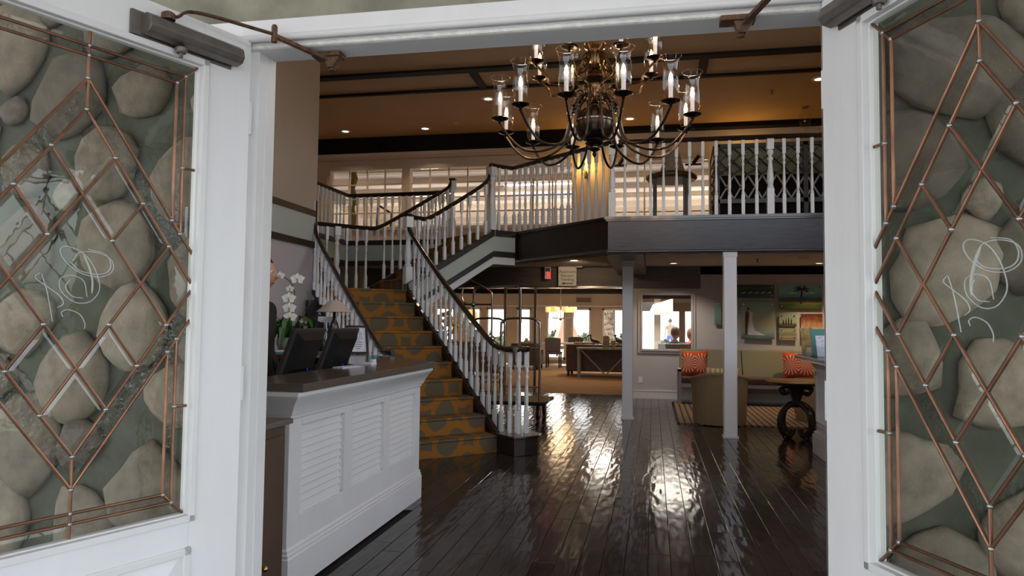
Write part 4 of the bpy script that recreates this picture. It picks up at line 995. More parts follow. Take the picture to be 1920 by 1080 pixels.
# low dark cabinet just inside the door
dc = thing('low_cabinet', 'low dark brown cabinet with a brass knob between the left jamb and the counter', 'cabinet', (-1.8, 2.75, 0))
mb = MB().box(-2.25,2.42,.03,-1.59,2.92,.885); mb.build('body', 'brown_leather', dc, bevel=.004)
MB().box(-2.27,2.40,.885,-1.565,2.945,.908).build('top', 'table_dark', dc, bevel=.004) if 'table_dark' in MAT else MB().box(-2.27,2.40,.885,-1.565,2.945,.908).build('top', 'grey_wood', dc, bevel=.004)
dd = MB().box(-1.592,2.46,.08,-1.578,2.90,.84).build('cabinet_door', 'brown_leather', dc, bevel=.003)
MB().tube([(-1.578,2.715,.325),(-1.562,2.715,.325)], .006, 8).ball((-1.553,2.715,.325), .013, 10, 8).build('knob', 'brass', dd, smooth=True)
# monitors facing the receptionist, seen from behind
def monitor(y0, y1, label, xb=-2.20):
    t = thing('monitor', label, 'monitor', (xb-.06, (y0+y1)/2, .74), 'monitors on the reception desk')
    lean = .115; zb, zt = .985, 1.292
    def sl2(x, z): return x+lean*2.0*(z-zb)/(zt-zb)*.55
    mb = MB(); prof = [(xb-.045,zb),(xb-.012,zb-.005),(xb-.012+lean,zt),(xb-.040+lean,zt+.006)]
    mb.sweep([(x,y0,z) for x, z in prof], (0,y1-y0,0)); mb.build('bezel', 'bezel', t, bevel=.006)
    mb = MB(); q = .026
    a0 = [(xb-.012+lean*.06,y0+q,zb+.02),(xb-.012+lean*.06,y1-q,zb+.02),(xb-.012+lean*.93,y1-q,zt-.02),(xb-.012+lean*.93,y0+q,zt-.02)]
    a1 = [(xb+.026+lean*.18,y0+q*3,zb+.06),(xb+.026+lean*.18,y1-q*3,zb+.06),(xb+.026+lean*.78,y1-q*3,zt-.07),(xb+.026+lean*.78,y0+q*3,zt-.07)]
    mb.add(a0+a1, [(0,1,5,4),(1,2,6,5),(2,3,7,6),(3,0,4,7),(4,5,6,7),(3,2,1,0)]); mb.build('back_shell', 'black_plastic', t)
    mb = MB().add([(xb-.0465,y0+.015,zb+.015),(xb-.0465,y1-.015,zb+.015),(xb-.0425+lean,y1-.015,zt-.01),(xb-.0425+lean,y0+.015,zt-.01)], [(0,3,2,1)]); mb.build('screen', 'black_gloss', t)
    ym = (y0+y1)/2
    MB().bar((xb+.01,ym,1.12),(xb-.05,ym,.76),.05,.03).lathe([(.11,.740),(.11,.748),(.03,.757)], 16, (xb-.06,ym,0)).build('stand', 'black_plastic', t)
    b_ = MB().tube([(xb+.005,ym+.06,1.045),(xb+.045,ym+.06,1.040)], .011, 10).tube([(xb+.042,ym+.06,1.04),(xb+.055,ym+.06,1.0),(xb+.03,ym+.06,.80)], .004, 6); b_.build('video_plug', 'blue_plastic', t, smooth=True, label='blue video plug and cable')
monitor(3.95, 4.36, 'black monitor seen from behind, the nearer of the two with blue plugs')
monitor(4.47, 4.90, 'black monitor seen from behind, in front of the framed notice')
ch = thing('desk_chair', 'black desk chair back beside the left jamb, behind the counter', 'chair', (-2.75, 4.0, 0))
cxc, cyc = -2.86, 4.05
mb = MB().sweep([(cxc+.22,cyc-.17,.85),(cxc+.22,cyc+.17,.85),(cxc+.19,cyc+.13,1.40),(cxc+.19,cyc-.13,1.40)], (-.05,0,0)); mb.build('backrest', 'black_plastic', ch, bevel=.02)
MB().box(cxc-.22,cyc-.2,.48,cxc+.2,cyc+.2,.55).build('seat', 'black_plastic', ch, bevel=.02)
MB().bar((cxc+.2,cyc,.5),(cxc+.2,cyc,1.0),.04,.02).tube([(cxc,cyc,.05),(cxc,cyc,.48)], .03, 8).build('column', 'black_plastic', ch)
for k in range(5):
    a_ = k*2*PI/5; ex_l, ey_l = cxc+.27*math.cos(a_), cyc+.27*math.sin(a_)
    MB().bar((cxc,cyc,.09),(ex_l,ey_l,.05),.04,.03).ball((ex_l,ey_l,.027), .027, 8, 6).build('leg', 'black_plastic', ch)
# back desk carrying the plant and the lamp
bd = thing('back_desk', 'dark desk unit behind the counter carrying the orchid and the lamp', 'desk', (-3.05, 5.6, 0))
MB().prism([(-3.45,5.0),(-2.95,5.1),(-2.58,5.45),(-2.66,5.62),(-2.85,5.86),(-3.45,5.9)], 1.045, 1.075).build('top', 'worktop', bd, bevel=.004)
MB().prism([(-3.40,5.04),(-3.02,5.14),(-2.93,5.60),(-2.93,5.82),(-3.40,5.86)], 0, 1.045).build('body', 'brown_leather', bd)
def orchid():
    c = Vector((-2.98,5.5,1.075)); t = thing('orchid', 'white moth orchid with dark green leaves in a round pot', 'plant', tuple(c))
    MB().lathe([(.055,0),(.085,.02),(.105,.08),(.10,.13),(.092,.13),(.092,.115)], 20, tuple(c)).build('pot', 'pot', t, smooth=True)
    MB().lathe([(.0,.105),(.09,.112)], 12, tuple(c), cap=False).build('moss', 'stem', t)
    q = random.Random(6)
    for k in range(34):
        a_ = q.uniform(0, 2*PI); L = q.uniform(.16,.34); up_ = q.uniform(.04,.20); w_ = q.uniform(.018,.036); d = Vector((math.cos(a_), math.sin(a_), 0)); s = Vector((-d.y,d.x,0))
        b0 = c+Vector((0,0,.12))+d*.03; P = [b0, b0+d*L*.4+Vector((0,0,up_)), b0+d*L*.8+Vector((0,0,up_*.8)), b0+d*L+Vector((0,0,up_*.8-L*.5))]
        W_ = [w_*.5, w_, w_*.9, .002]; vs = []
        for p, ww in zip(P, W_): vs += [tuple(p-s*ww), tuple(p+Vector((0,0,-.008))), tuple(p+s*ww)]
        fs = [(i*3+j, i*3+j+1, i*3+j+4, i*3+j+3) for i in range(3) for j in range(2)]
        MB().add(vs, fs).build('leaf', 'leaf', t, smooth=True)
    sp_ = smooth_path([tuple(c+Vector((0,0,.12))), tuple(c+Vector((.02,.0,.36))), tuple(c+Vector((.035,0,.50))), tuple(c+Vector((-.01,0,.60))), tuple(c+Vector((-.10,-.02,.645))), tuple(c+Vector((-.17,-.03,.63)))], 5)
    MB().tube(sp_, .0045, 6).build('stalk', 'stem', t, smooth=True)
    s2 = smooth_path([tuple(c+Vector((.03,.05,.12))), tuple(c+Vector((.09,.06,.34))), tuple(c+Vector((.15,.05,.42))), tuple(c+Vector((.12,.05,.52)))], 5)
    MB().tube(s2, .004, 6).build('stalk', 'stem', t, smooth=True)
    for dx, dy, dz, r in ((-.085,-.03,.645,.040),(.085,-.05,.615,.056),(.02,-.05,.535,.034),(.015,-.055,.455,.056),(.022,-.055,.375,.054),(.03,-.05,.30,.054),(.125,.0,.27,.038),(-.165,-.03,.635,.018)):
        o = c+Vector((dx,dy,dz)); f_ = Vector((.35,-.93,.05)).normalized(); e1 = Vector((.93,.35,0)); e2 = f_.cross(e1); mb = MB()
        for k, (a_, L, wd) in enumerate(((PI/2,1,.55),(PI/2+2.2,1,.52),(PI/2-2.2,1,.52),(.25,1.12,.95),(PI-.25,1.12,.95))):
            d = e1*math.cos(a_)+e2*math.sin(a_); s = f_.cross(d); b0 = len(mb.v)
            mb.add([tuple(o), tuple(o+d*L*r*.5+s*wd*r*.62+f_*.006), tuple(o+d*L*r+f_*.002), tuple(o+d*L*r*.5-s*wd*r*.62+f_*.006)], [(0,1,2,3)])
        fl = mb.build('flower', 'petal', t)
        MB().ball(tuple(o+f_*.008), r*.2, 8, 6).build('flower_core', 'petal_core', fl, smooth=True)
orchid()
tl = thing('table_lamp', 'table lamp with a wide linen cone shade behind the monitors', 'lamp', (-2.63, 5.6, 1.075))
MB().lathe([(.150,1.422),(.148,1.424),(.040,1.520),(.038,1.520),(.140,1.424)], 28, (-2.63,5.6,0), cap=False).build('lamp_shade', 'linen', tl, smooth=True)
MB().lathe([(.004,1.50),(.004,1.535),(.012,1.540),(.010,1.552),(.003,1.556)], 10, (-2.63,5.6,0)).build('finial', 'chandelier_metal', tl, smooth=True)
MB().lathe([(.07,1.075),(.07,1.085),(.03,1.095),(.025,1.12),(.045,1.18),(.05,1.26),(.03,1.33),(.014,1.36),(.012,1.50)], 16, (-2.63,5.6,0)).build('lamp_base', 'chandelier_metal', tl, smooth=True)
fn = thing('framed_notice', 'black framed white notice standing by the end of the counter', 'frame', (-2.75, 6.45, 1.034))
def lean_quad(a, b, c, d): return [a, b, c, d]
mb = MB(); P0 = Vector((-2.862,6.40,1.036)); ex = Vector((.90,.42,0)).normalized(); ez = Vector((-.13,.10,.96)).normalized(); nf = ex.cross(ez)
def fq(x0, z0, x1, z1, e0, e1, name, m_, par): 
    return MB().sweep([tuple(P0+ex*x+ez*z+nf*e0) for x, z in ((x0,z0),(x1,z0),(x1,z1),(x0,z1))], tuple(nf*(e1-e0))).build(name, m_, par)
W_, H_ = .20, .275
for q in ((0,0,W_,.02),(0,H_-.02,W_,H_),(0,.02,.02,H_-.02),(W_-.02,.02,W_,H_-.02)): fq(*q, -.012, .012, 'frame_bar', 'black_gloss', fn)
sh = fq(.02,.02,W_-.02,H_-.02, -.004, .004, 'notice_sheet', 'paper', fn)
for k in range(9):
    w_ = (.08,.10,.09,.11,.05,.10,.09,.07,.04)[k]; z = H_-.065-.020*k
    fq(W_/2-w_/2, z, W_/2+w_/2, z+.005, .004, .0048, 'print_line', 'grey_fabric', sh)
MB().bar(tuple(P0+ex*.10+ez*.2-nf*.01), tuple(P0+ex*.10-nf*.10), .03, .006).build('easel_leg', 'black_gloss', fn)
pc = thing('pen_holder', 'small clear holder with teal pens at the end of the counter', 'pen holder', (-2.045, 5.02, 1.033))
MB().lathe([(.026,1.033),(.028,1.065),(.026,1.065),(.024,1.036)], 12, (-2.045,5.02,0)).build('cup', 'paper', pc)
q = random.Random(2)
for k in range(8): 
    a_ = k*.8; MB().tube([(-2.045+.010*math.cos(a_),5.02+.010*math.sin(a_),1.037),(-2.045+.028*math.cos(a_),5.02+.03*math.sin(a_),1.085+.014*q.random())], .0035, 6).build('pen', 'teal', pc)
tag(MB().box(-2.085,4.86,1.033,-1.99,4.965,1.045).build('card_tray', 'paper'), 'pale card tray beside the teal pens', 'tray')
tag(MB().prism([(-2.08,4.42),(-2.0,4.40),(-1.96,4.62),(-2.05,4.66)], 1.033, 1.040).build('notepad', 'paper_print'), 'white notepad lying on the counter ledge behind the two monitors', 'notepad')
tag(MB().bar((-2.75,5.69,1.075),(-2.75,5.69,1.34),.02,.02).box(-2.80,5.66,1.075,-2.70,5.74,1.085).sweep([(-2.83,5.70,1.335),(-2.67,5.74,1.335),(-2.67,5.75,1.385),(-2.83,5.71,1.385)], (0,.02,0)).build('card_stand', 'paper'), 'small white card on a stem beside the lamp, above the framed notice', 'card stand')
for k, (m_, lab, w_) in enumerate((('shirt_red','red folder at the bottom of the pile beside the plant pot',.16),('teal','teal booklet in the middle of the pile beside the plant pot',.15),('paper','white leaflet on top of the pile beside the plant pot',.10))):
    tag(MB().box(-2.86-w_/2,5.12,1.075+.012*k,-2.86+w_/2,5.28,1.086+.012*k).build(('folder','booklet','leaflet')[k], m_), lab, ('folder','booklet','leaflet')[k], 'papers piled by the orchid')
# ---------------------------------------------------------------- chandelier in the lobby
CC = Vector((-.446, 5.5, 0))
cz = thing('chandelier', 'large bronze two-tier chandelier with glass hurricane shades and candle bulbs', 'chandelier', (CC.x, CC.y, 2.70))
prof = [(.004,2.640),(.012,2.650),(.018,2.668),(.008,2.680),(.030,2.692),(.046,2.700),(.030,2.712),(.030,2.722),(.062,2.735),(.075,2.748),(.055,2.765),(.085,2.775),(.120,2.800),(.143,2.840),(.150,2.885),(.152,2.905),(.158,2.910),(.158,2.922),(.150,2.926),(.142,2.960),(.120,2.995),(.085,3.020),(.055,3.032),(.050,3.05),(.062,3.058),(.050,3.07),(.034,3.09),(.030,3.13),(.040,3.17),(.050,3.20),(.044,3.22),(.060,3.235),(.085,3.250),(.092,3.268),(.070,3.285),(.058,3.30),(.066,3.31),(.050,3.325),(.040,3.35),(.036,3.40),(.050,3.45),(.060,3.49),(.085,3.51),(.090,3.53),(.060,3.55),(.045,3.60),(.060,3.66),(.05,3.72),(.02,3.76),(.012,3.80)]
k1 = [p for p in prof if p[1] <= 3.075]; k2 = [p for p in prof if p[1] >= 3.06]
MB().lathe(k1, 32, (CC.x,CC.y,0)).build('ball_column', 'chandelier_metal', cz, smooth=True)
MB().lathe(k2, 28, (CC.x,CC.y,0)).build('turned_column', 'chandelier_brass', cz, smooth=True)
ch_ = MB(); z = 3.80; i = 0
while z < 5.0:
    pts = [(CC.x+(.014*math.cos(t) if i%2 else 0), CC.y+(0 if i%2 else .014*math.cos(t)), z+.024+.026*math.sin(t)) for t in [2*PI*j/8 for j in range(8)]]
    ch_.tube(pts, .004, 5, closed=True); z += .042; i += 1
ch_.lathe([(.075,4.965),(.075,4.985),(.02,5.0)], 16, (CC.x,CC.y,0)); ch_.build('chain', 'chandelier_brass', cz)
# hurricane shade profile (r, z above cup)
HUR = [(.018,.012),(.038,.022),(.052,.050),(.058,.095),(.058,.140),(.053,.190),(.050,.225),(.053,.260),(.063,.292),(.075,.315)]
def arm_parts(ang, r_cup, z_cup, r_in, z_in, dip, metal, collar):
    """one arm (part) with its cup, candle, bulb and glass (sub-parts)"""
    d = Vector((math.cos(ang), math.sin(ang), 0)); P = lambda r, z: tuple(Vector((CC.x, CC.y, 0))+d*r+Vector((0,0,z)))
    rm = r_in+(r_cup-r_in)*.56
    pts = smooth_path([P(r_in*.55, z_in+.05), P(r_in, z_in+.02), P(r_in+.035, z_in-.06), P(r_in+.09, z_cup-dip*.55), P(rm-.10, z_cup-dip*.96), P(rm+.06, z_cup-dip), P(r_cup-.09, z_cup-dip*.68), P(r_cup-.015, z_cup-dip*.25), P(r_cup, z_cup-.035)], 5)
    mb = MB().tube(pts, .0098, 8)
    if collar: mb.ball(P(r_in+.02, z_in-.035), .020, 10, 6, (1,1,.7)).ball(P(r_in+.026, z_in-.06), .015, 10, 6)
    a = mb.build('arm', metal, cz, smooth=True)
    c = P(r_cup, z_cup)
    MB().lathe([(.006,-.045),(.014,-.035),(.008,-.028),(.020,-.022),(.062,-.006),(.067,.000),(.062,.002),(.020,-.006),(.018,.018),(.012,.020)], 18, c).build('drip_cup', metal, a, smooth=True)
    MB().lathe([(.015,.010),(.015,.128),(.010,.130)], 10, c).build('candle', 'candle_white', a)
    MB().lathe([(.009,.128),(.0145,.145),(.015,.158),(.009,.185),(.002,.204)], 10, c).build('bulb', 'bulb_glow', a, smooth=True)
    g_ = MB().lathe(HUR, 20, c, cap=False); g_.cur = 1; g_.tube([(c[0]+.075*math.cos(2*PI*j/20), c[1]+.075*math.sin(2*PI*j/20), c[2]+.315) for j in range(20)], .0016, 5, closed=True)
    g_.build('hurricane_shade', ['glass_lamp', 'rim_gleam'], a, smooth=True)
    return c
bulbs = []
for k in range(12): bulbs.append(arm_parts(math.radians(15+30*k+4.6), .745, 2.905, .150, 3.075, .235, 'chandelier_metal', True))
for k in range(8): bulbs.append(arm_parts(math.radians(22.5+45*k+4.6), .485, 3.345, .085, 3.42, .165, 'chandelier_brass', False))
# scrolls round the column
for ring_z, n_, r0, sm in ((3.14,6,.06,'chandelier_metal'),(3.36,6,.06,'chandelier_brass')):
    for k in range(n_):
        a_ = math.radians(360/n_*k); d = Vector((math.cos(a_),math.sin(a_),0)); P = lambda r, z: tuple(Vector((CC.x,CC.y,0))+d*r+Vector((0,0,z)))
        pts = [P(r0+.055+.055*(1-t/14)*math.cos(t*.75+PI), ring_z+.055*(1-t/18)*math.sin(t*.75+PI)) for t in range(15)]
        MB().tube(pts, [.009-.0003*t for t in range(15)], 6).build('scroll', sm, cz, smooth=True)
for i, c in enumerate(bulbs):
    d = bpy.data.lights.new('candle_light', 'POINT'); d.energy = 1.8; d.color = (1,.66,.34); d.shadow_soft_size = .012
    o = bpy.data.objects.new('candle_light', d); col.objects.link(o); o.location = (c[0], c[1], c[2]+.215)
# ---------------------------------------------------------------- seating corner on the right
rg = struct('striped_rug', MB().box(.325,10.09,0,3.2,12.9,.010), 'striped_rug', 'brown and black striped rug under the wicker chair', 'rug'); del rg['kind']
MB().box(.325,10.09,.0101,.365,12.9,.013).box(.325,10.09,.0101,3.2,10.13,.013).box(.325,12.86,.0101,3.2,12.9,.013).build('binding', 'ebony_beam', rg)
def cushion(name, c, w_, h_, t_, m_, label, group, rz=0, tilt=.2):
    mb = MB(); n = 10; vs = []; 
    for sgn in (1,-1):
        for i in range(n+1):
            for j in range(n+1):
                x = -1+2*i/n; z = -1+2*j/n; b = ((1-x**4)*(1-z**4))**.5
                px = x*w_/2*(1-.07*(1-z*z)); pz = z*h_/2*(1-.07*(1-x*x)); vs.append((px, -sgn*(b*t_/2+.004), pz))
    fs = []
    for s in range(2):
        o = s*(n+1)**2
        for i in range(n):
            for j in range(n):
                f = (o+i*(n+1)+j, o+(i+1)*(n+1)+j, o+(i+1)*(n+1)+j+1, o+i*(n+1)+j+1); fs.append(f if s == 0 else f[::-1])
    N = n+1; ring = [i*N for i in range(N)]+[n*N+j for j in range(1,N)]+[i*N+n for i in range(n-1,-1,-1)]+[j for j in range(n-1,0,-1)]
    K = N*N
    for a, b in zip(ring, ring[1:]+ring[:1]): fs.append((b, a, K+a, K+b))
    mb.add(vs, fs); o = mb.build(name, m_, None, smooth=True); o.location = c; o.rotation_euler = (-tilt, 0, rz)
    return tag(o, label, 'cushion', group)
bq = thing('banquette', 'long wall bench with olive woven back, brown seat and pale legs under the pictures', 'bench', (1.8, 13.1, 0))
MB().sweep([(.47,12.98,.46),(.47,13.20,.46),(.47,13.30,.93),(.47,13.20,.93)], (1.06,0,0)).build('back_panel', 'banquette', bq, bevel=.02)
MB().sweep([(1.54,12.98,.46),(1.54,13.20,.46),(1.54,13.30,.93),(1.54,13.20,.93)], (1.70,0,0)).build('back_panel', 'banquette', bq, bevel=.02)
MB().box(.47,12.62,.36,3.24,13.05,.475).build('seat', 'bench_seat', bq, bevel=.03)
MB().box(.45,12.63,.30,3.24,13.2,.36).build('seat_rail', 'bench_wood', bq)
for x in (.43,1.50,2.55,3.18):
    MB().box(x,12.62,.0131,x+.055,12.68,.36 if x > .45 else .60).build('leg', 'bench_wood', bq); MB().box(x,13.18,0,x+.055,13.24,.60).build('leg', 'bench_wood', bq)
MB().box(.43,12.62,.56,.485,13.2,.60).build('armrest', 'bench_wood', bq)
cushion('orange_cushion', (.72,12.90,.69), .46,.46,.15, 'ray_cushion', 'orange cushion with white rays at the left end of the bench', 'orange cushions on the bench', 0, .2)
cushion('orange_cushion', (2.42,12.86,.69), .50,.46,.16, 'ray_cushion', 'orange cushion with white rays on the bench, right of the pillar', 'orange cushions on the bench', -.15, .24)
# wicker barrel chair, back towards the camera
wc = thing('wicker_chair', 'round woven wicker barrel chair with its back to the entrance', 'chair', (.905, 10.30, 0))
n = 40; vs = []; c = Vector((.905,10.30,0)); levels = [(.0135,.350),(.10,.357),(.30,.365),(.50,.372),(.62,.385),(.70,.405)]
def rim(a, base):   # the back is high, the arms fall away towards the front (far side)
    d = math.cos(a+PI/2); return base
mb = MB()
A0, A1 = math.radians(-90-128), math.radians(-90+128)
for sgn, off in ((0,0),(1,-.045)):
    for z, r in levels:
        for j in range(n+1):
            a = A0+(A1-A0)*j/n; f = .5+.5*math.cos((a+PI/2)*1.35); zz = z if z < .5 else .5+(z-.5)*(.35+.65*max(0,f))
            vs.append((c.x+(r+off)*math.cos(a), c.y+(r+off)*math.sin(a), zz))
L = len(levels); K = L*(n+1); fs = []
for s in range(2):
    for i in range(L-1):
        for j in range(n):
            f = (s*K+i*(n+1)+j, s*K+i*(n+1)+j+1, s*K+(i+1)*(n+1)+j+1, s*K+(i+1)*(n+1)+j); fs.append(f if s == 0 else f[::-1])
for j in range(n):
    a = (L-1)*(n+1)+j; fs.append((a, a+1, K+a+1, K+a)); fs.append((j+1, j, K+j, K+j+1))
for j in (0, n):
    for i in range(L-1):
        a, b = i*(n+1)+j, (i+1)*(n+1)+j; fs.append((a, b, K+b, K+a) if j == 0 else (b, a, K+a, K+b))
mb.add(vs, fs); mb.build('shell', 'wicker', wc, smooth=True)
MB().tube([(c.x+.385*math.cos(A0+(A1-A0)*j/n), c.y+.385*math.sin(A0+(A1-A0)*j/n), .5+.20*(.35+.65*max(0,.5+.5*math.cos((A0+(A1-A0)*j/n+PI/2)*1.35)))) for j in range(n+1)], .026, 8).build('rolled_rim', 'wicker', wc, smooth=True)
MB().lathe([(.0,.02),(.30,.02),(.31,.40),(.30,.46),(.0,.46)], 28, tuple(c)).build('seat_cushion', 'gold_fabric', wc, smooth=True)
cushion('striped_cushion', (.93,10.17,.61), .46,.34,.12, 'striped_cushion', 'cream and gold striped cushion showing over the back of the wicker chair', None, 0, -.22)
wc2 = thing('basket_chair', 'round wicker seat half hidden behind the scrolled side table', 'chair', (2.32, 10.9, 0))
MB().lathe([(.30,.0135),(.33,.2),(.34,.42),(.33,.60),(.30,.60),(.30,.45),(0,.45)], 26, (2.32,10.9,0)).build('shell', 'wicker', wc2, smooth=True)
# scrolled side table
TC = Vector((1.70, 9.15, 0))
tb = thing('side_table', 'round side table with a pale wooden top on dark carved scroll legs', 'table', tuple(TC))
MB().lathe([(0,.672),(.335,.672),(.355,.682),(.355,.692),(.335,.700),(0,.700)], 36, tuple(TC)).build('tabletop', 'table_wood', tb, smooth=True)
MB().lathe([(.0,.645),(.30,.650),(.325,.668),(.0,.672)], 30, tuple(TC)).build('apron', 'dark_carved', tb, smooth=True)
MB().lathe([(.06,.64),(.10,.60),(.07,.52),(.05,.46),(.075,.42),(.05,.38)], 16, tuple(TC)).build('pedestal', 'dark_carved', tb, smooth=True)
for k in range(4):
    a_ = math.radians(30+90*k); d = Vector((math.cos(a_),math.sin(a_),0)); P = lambda r, z: tuple(TC+d*r+Vector((0,0,z)))
    MB().tube(smooth_path([P(.03,.42),P(.12,.40),P(.215,.32),P(.245,.20),P(.21,.09),P(.13,.045),P(.07,.07),P(.06,.12)], 5), [.036]*8+[.034]*20+[.030]*8, 8).build('leg', 'dark_carved', tb, smooth=True)
    MB().ball(P(.17,.032), .032, 10, 6).build('foot', 'dark_carved', tb, smooth=True)
    MB().tube(smooth_path([P(.03,.60),P(.14,.62),P(.24,.60),P(.20,.54),P(.12,.55)], 4), .018, 6).build('bracket', 'dark_carved', tb, smooth=True)
# host stand beside the right door
hs_ = thing('concierge_stand', 'white panelled stand with a dark top beside the right door', 'counter', (2.1, 7.6, 0))
mb = MB(); x0, y0, x1, y1 = 1.70, 6.3, 2.8, 8.20
mb.box(x0+.02,y0,0,x1,y1-.02,.95).build('body', 'white_paint', hs_)
for a, b in ((6.36,7.22),(7.28,8.14)):
    f = MB()
    for q in ((a,.30,a+.05,.88),(b-.05,.30,b,.88),(a,.83,b,.88),(a,.30,b,.35)): f.box(x0+.0,q[0],q[1],x0+.022,q[2],q[3])
    f.build('panel_frame', 'white_paint', hs_, bevel=.004)
    bdm = MB()
    k = a+.07
    while k < b-.06: bdm.tube([(x0+.019,k,.35),(x0+.019,k,.83)], .006, 6); k += .05
    bdm.build('beadboard', 'white_paint', hs_)
skirt(MB(), [(x1,y1-.02),(x0+.02,y1-.02),(x0+.02,y0)][::-1][::-1], [(0,0),(.045,0),(.045,.20),(.030,.215),(.030,.235),(.012,.25),(0,.25)]).build('base_moulding', 'white_paint', hs_, smooth=True) if False else None
MB().box(x0-.02,y0-.02,0,x1,y1,.205).box(x0-.008,y0-.01,.205,x1,y1-.008,.235).build('base_moulding', 'white_paint', hs_, bevel=.008)
pr_ = [(0,.90),(.02,.905),(.03,.93),(.055,.965),(.10,.995),(.13,1.005),(.13,1.02),(0,1.02)]
mb = MB(); mb.sweep([(x0+.02-o,y0,z) for o, z in pr_], (0,y1-y0-.02,0)); mb.sweep([(x0+.02,y1-.02+o*.6,z) for o, z in pr_], (x1-x0,0,0)); mb.build('crown_moulding', 'white_paint', hs_)
MB().box(1.43,y0-.05,1.028,x1,7.80,1.058).box(1.55,7.75,1.028,x1,8.24,1.058).build('worktop', 'black_gloss', hs_, bevel=.004)
MB().box(1.44,y0-.05,1.012,x1,7.79,1.028).build('top_edge', 'steel', hs_)
def leaflet(name, y, x, w_, h_, m_, lab, ry):
    o = MB().box(-w_/2,-.004,0,w_/2,.004,h_).build(name, m_); o.location = (x,y,1.06); o.rotation_euler = (-.22,0,ry); return tag(o, lab, 'leaflet', 'leaflets on the stand')
leaflet('leaflet', 7.42, 1.50, .13, .28, 'gold_fabric', 'mustard leaflet standing at the back of the rack by the right door', .25)
leaflet('leaflet', 7.30, 1.58, .15, .27, 'teal_card', 'teal leaflet standing in the middle of the rack by the right door', .2) if 'teal_card' in MAT else leaflet('leaflet', 7.30, 1.57, .15, .27, 'sage', 'grey green leaflet standing in the middle of the rack by the right door', .2)
leaflet('leaflet', 7.18, 1.585, .13, .205, 'paper_print', 'printed white leaflet standing in front in the rack by the right door', .2)
rk = thing('leaflet_rack', 'clear acrylic leaflet rack on the dark topped stand', 'rack', (1.55,7.3,1.058))
for y in (7.10,7.24,7.36): MB().box(1.45,y,1.058,1.66,y+.006,1.16).build('divider', 'glass_acrylic', rk)
MB().box(1.45,7.10,1.058,1.456,7.45,1.15).build('side_plate', 'glass_acrylic', rk)
# framed pictures, each printed sheet under glass on four metal pins
def picture(x0, z0, x1, z1, paint, label):
    t = thing('wall_picture', label, 'picture', ((x0+x1)/2, 13.46, z0), 'glass mounted pictures on the back wall')
    MB().box(x0,13.425,z0,x1,13.437,z1).build('panel', paint, t)
    for x in (x0+.04, x1-.04):
        for z in (z0+.04, z1-.04): MB().tube([(x,13.48,z),(x,13.415,z)], .013, 8).build('pin', 'steel', t, smooth=True)
    return t
def paint(name, stops, noise=.25, sc=6, warp=.15, rough=.15):
    """a soft landscape print: colour bands by height, broken up with noise"""
    m, n, l, b = shader_nodes(name)
    tc = n.new('ShaderNodeTexCoord'); sp = n.new('ShaderNodeSeparateXYZ'); l.new(tc.outputs['Generated'], sp.inputs[0])
    no = n.new('ShaderNodeTexNoise'); no.inputs['Scale'].default_value = sc; no.inputs['Detail'].default_value = 6; l.new(tc.outputs['Generated'], no.inputs[0])
    k = math_node(n, l, 'ADD', sp.outputs[2], math_node(n, l, 'MULTIPLY', math_node(n, l, 'SUBTRACT', no.outputs['Fac'], .5), noise))
    rp = n.new('ShaderNodeValToRGB'); e = rp.color_ramp.elements
    while len(e) < len(stops): e.new(.5)
    for i, (p, c_) in enumerate(stops): e[i].position = p; e[i].color = (*c_, 1)
    l.new(k, rp.inputs[0]); l.new(rp.outputs[0], b.inputs['Base Color']); b.inputs['Roughness'].default_value = rough
paint('print_pool', [(0,(.012,.05,.03)),(.3,(.02,.09,.05)),(.42,(.10,.09,.06)),(.5,(.03,.05,.02)),(.8,(.05,.10,.035)),(1,(.02,.035,.012))], .35, 9)
paint('print_beach', [(0,(.10,.12,.10)),(.12,(.20,.28,.30)),(.22,(.30,.42,.42)),(.38,(.42,.40,.26)),(.6,(.40,.50,.40)),(1,(.22,.46,.42))], .18, 3)
paint('print_palm', [(0,(.05,.10,.02)),(.16,(.12,.17,.05)),(.24,(.28,.26,.14)),(.3,(.07,.09,.03)),(.42,(.05,.07,.06)),(.5,(.10,.28,.38)),(.7,(.20,.46,.48)),(1,(.22,.46,.46))], .12, 4)
paint('print_dusk', [(0,(.06,.06,.045)),(.22,(.15,.15,.10)),(.3,(.36,.40,.28)),(1,(.30,.42,.32))], .05, 4)
paint('print_sand', [(0,(.30,.28,.18)),(.25,(.36,.33,.22)),(.5,(.24,.26,.18)),(.75,(.36,.38,.26)),(1,(.28,.32,.24))], .6, 4)
paint('print_bouquet', [(0,(.10,.14,.08)),(.25,(.45,.36,.20)),(.45,(.55,.42,.26)),(.62,(.40,.22,.12)),(.8,(.20,.07,.04)),(1,(.10,.02,.015))], .5, 5)
paint('print_sea', [(0,(.10,.22,.18)),(.5,(.20,.38,.32)),(1,(.25,.42,.36))], .3, 3)
p1 = picture(1.44,1.86,2.133,2.095,'print_pool','wide dark picture of white loungers by a pool, top left')
for k in range(5): MB().sweep([(1.55+.11*k,13.4245,1.945),(1.62+.11*k,13.4245,1.945),(1.65+.11*k,13.4245,1.985),(1.60+.11*k,13.4245,1.955)], (0,.0005,0)).build('printed_lounger', 'paper', p1)
p2 = picture(2.217,1.672,2.935,2.095,'print_palm','picture of a palm tree and parasols by the sea, top right')
MB().bar((2.585,13.4243,1.76),(2.60,13.4243,2.03),.03,.0005,(0,1,0)).build('printed_trunk', 'dark_wood', p2)
fr_o = MB()
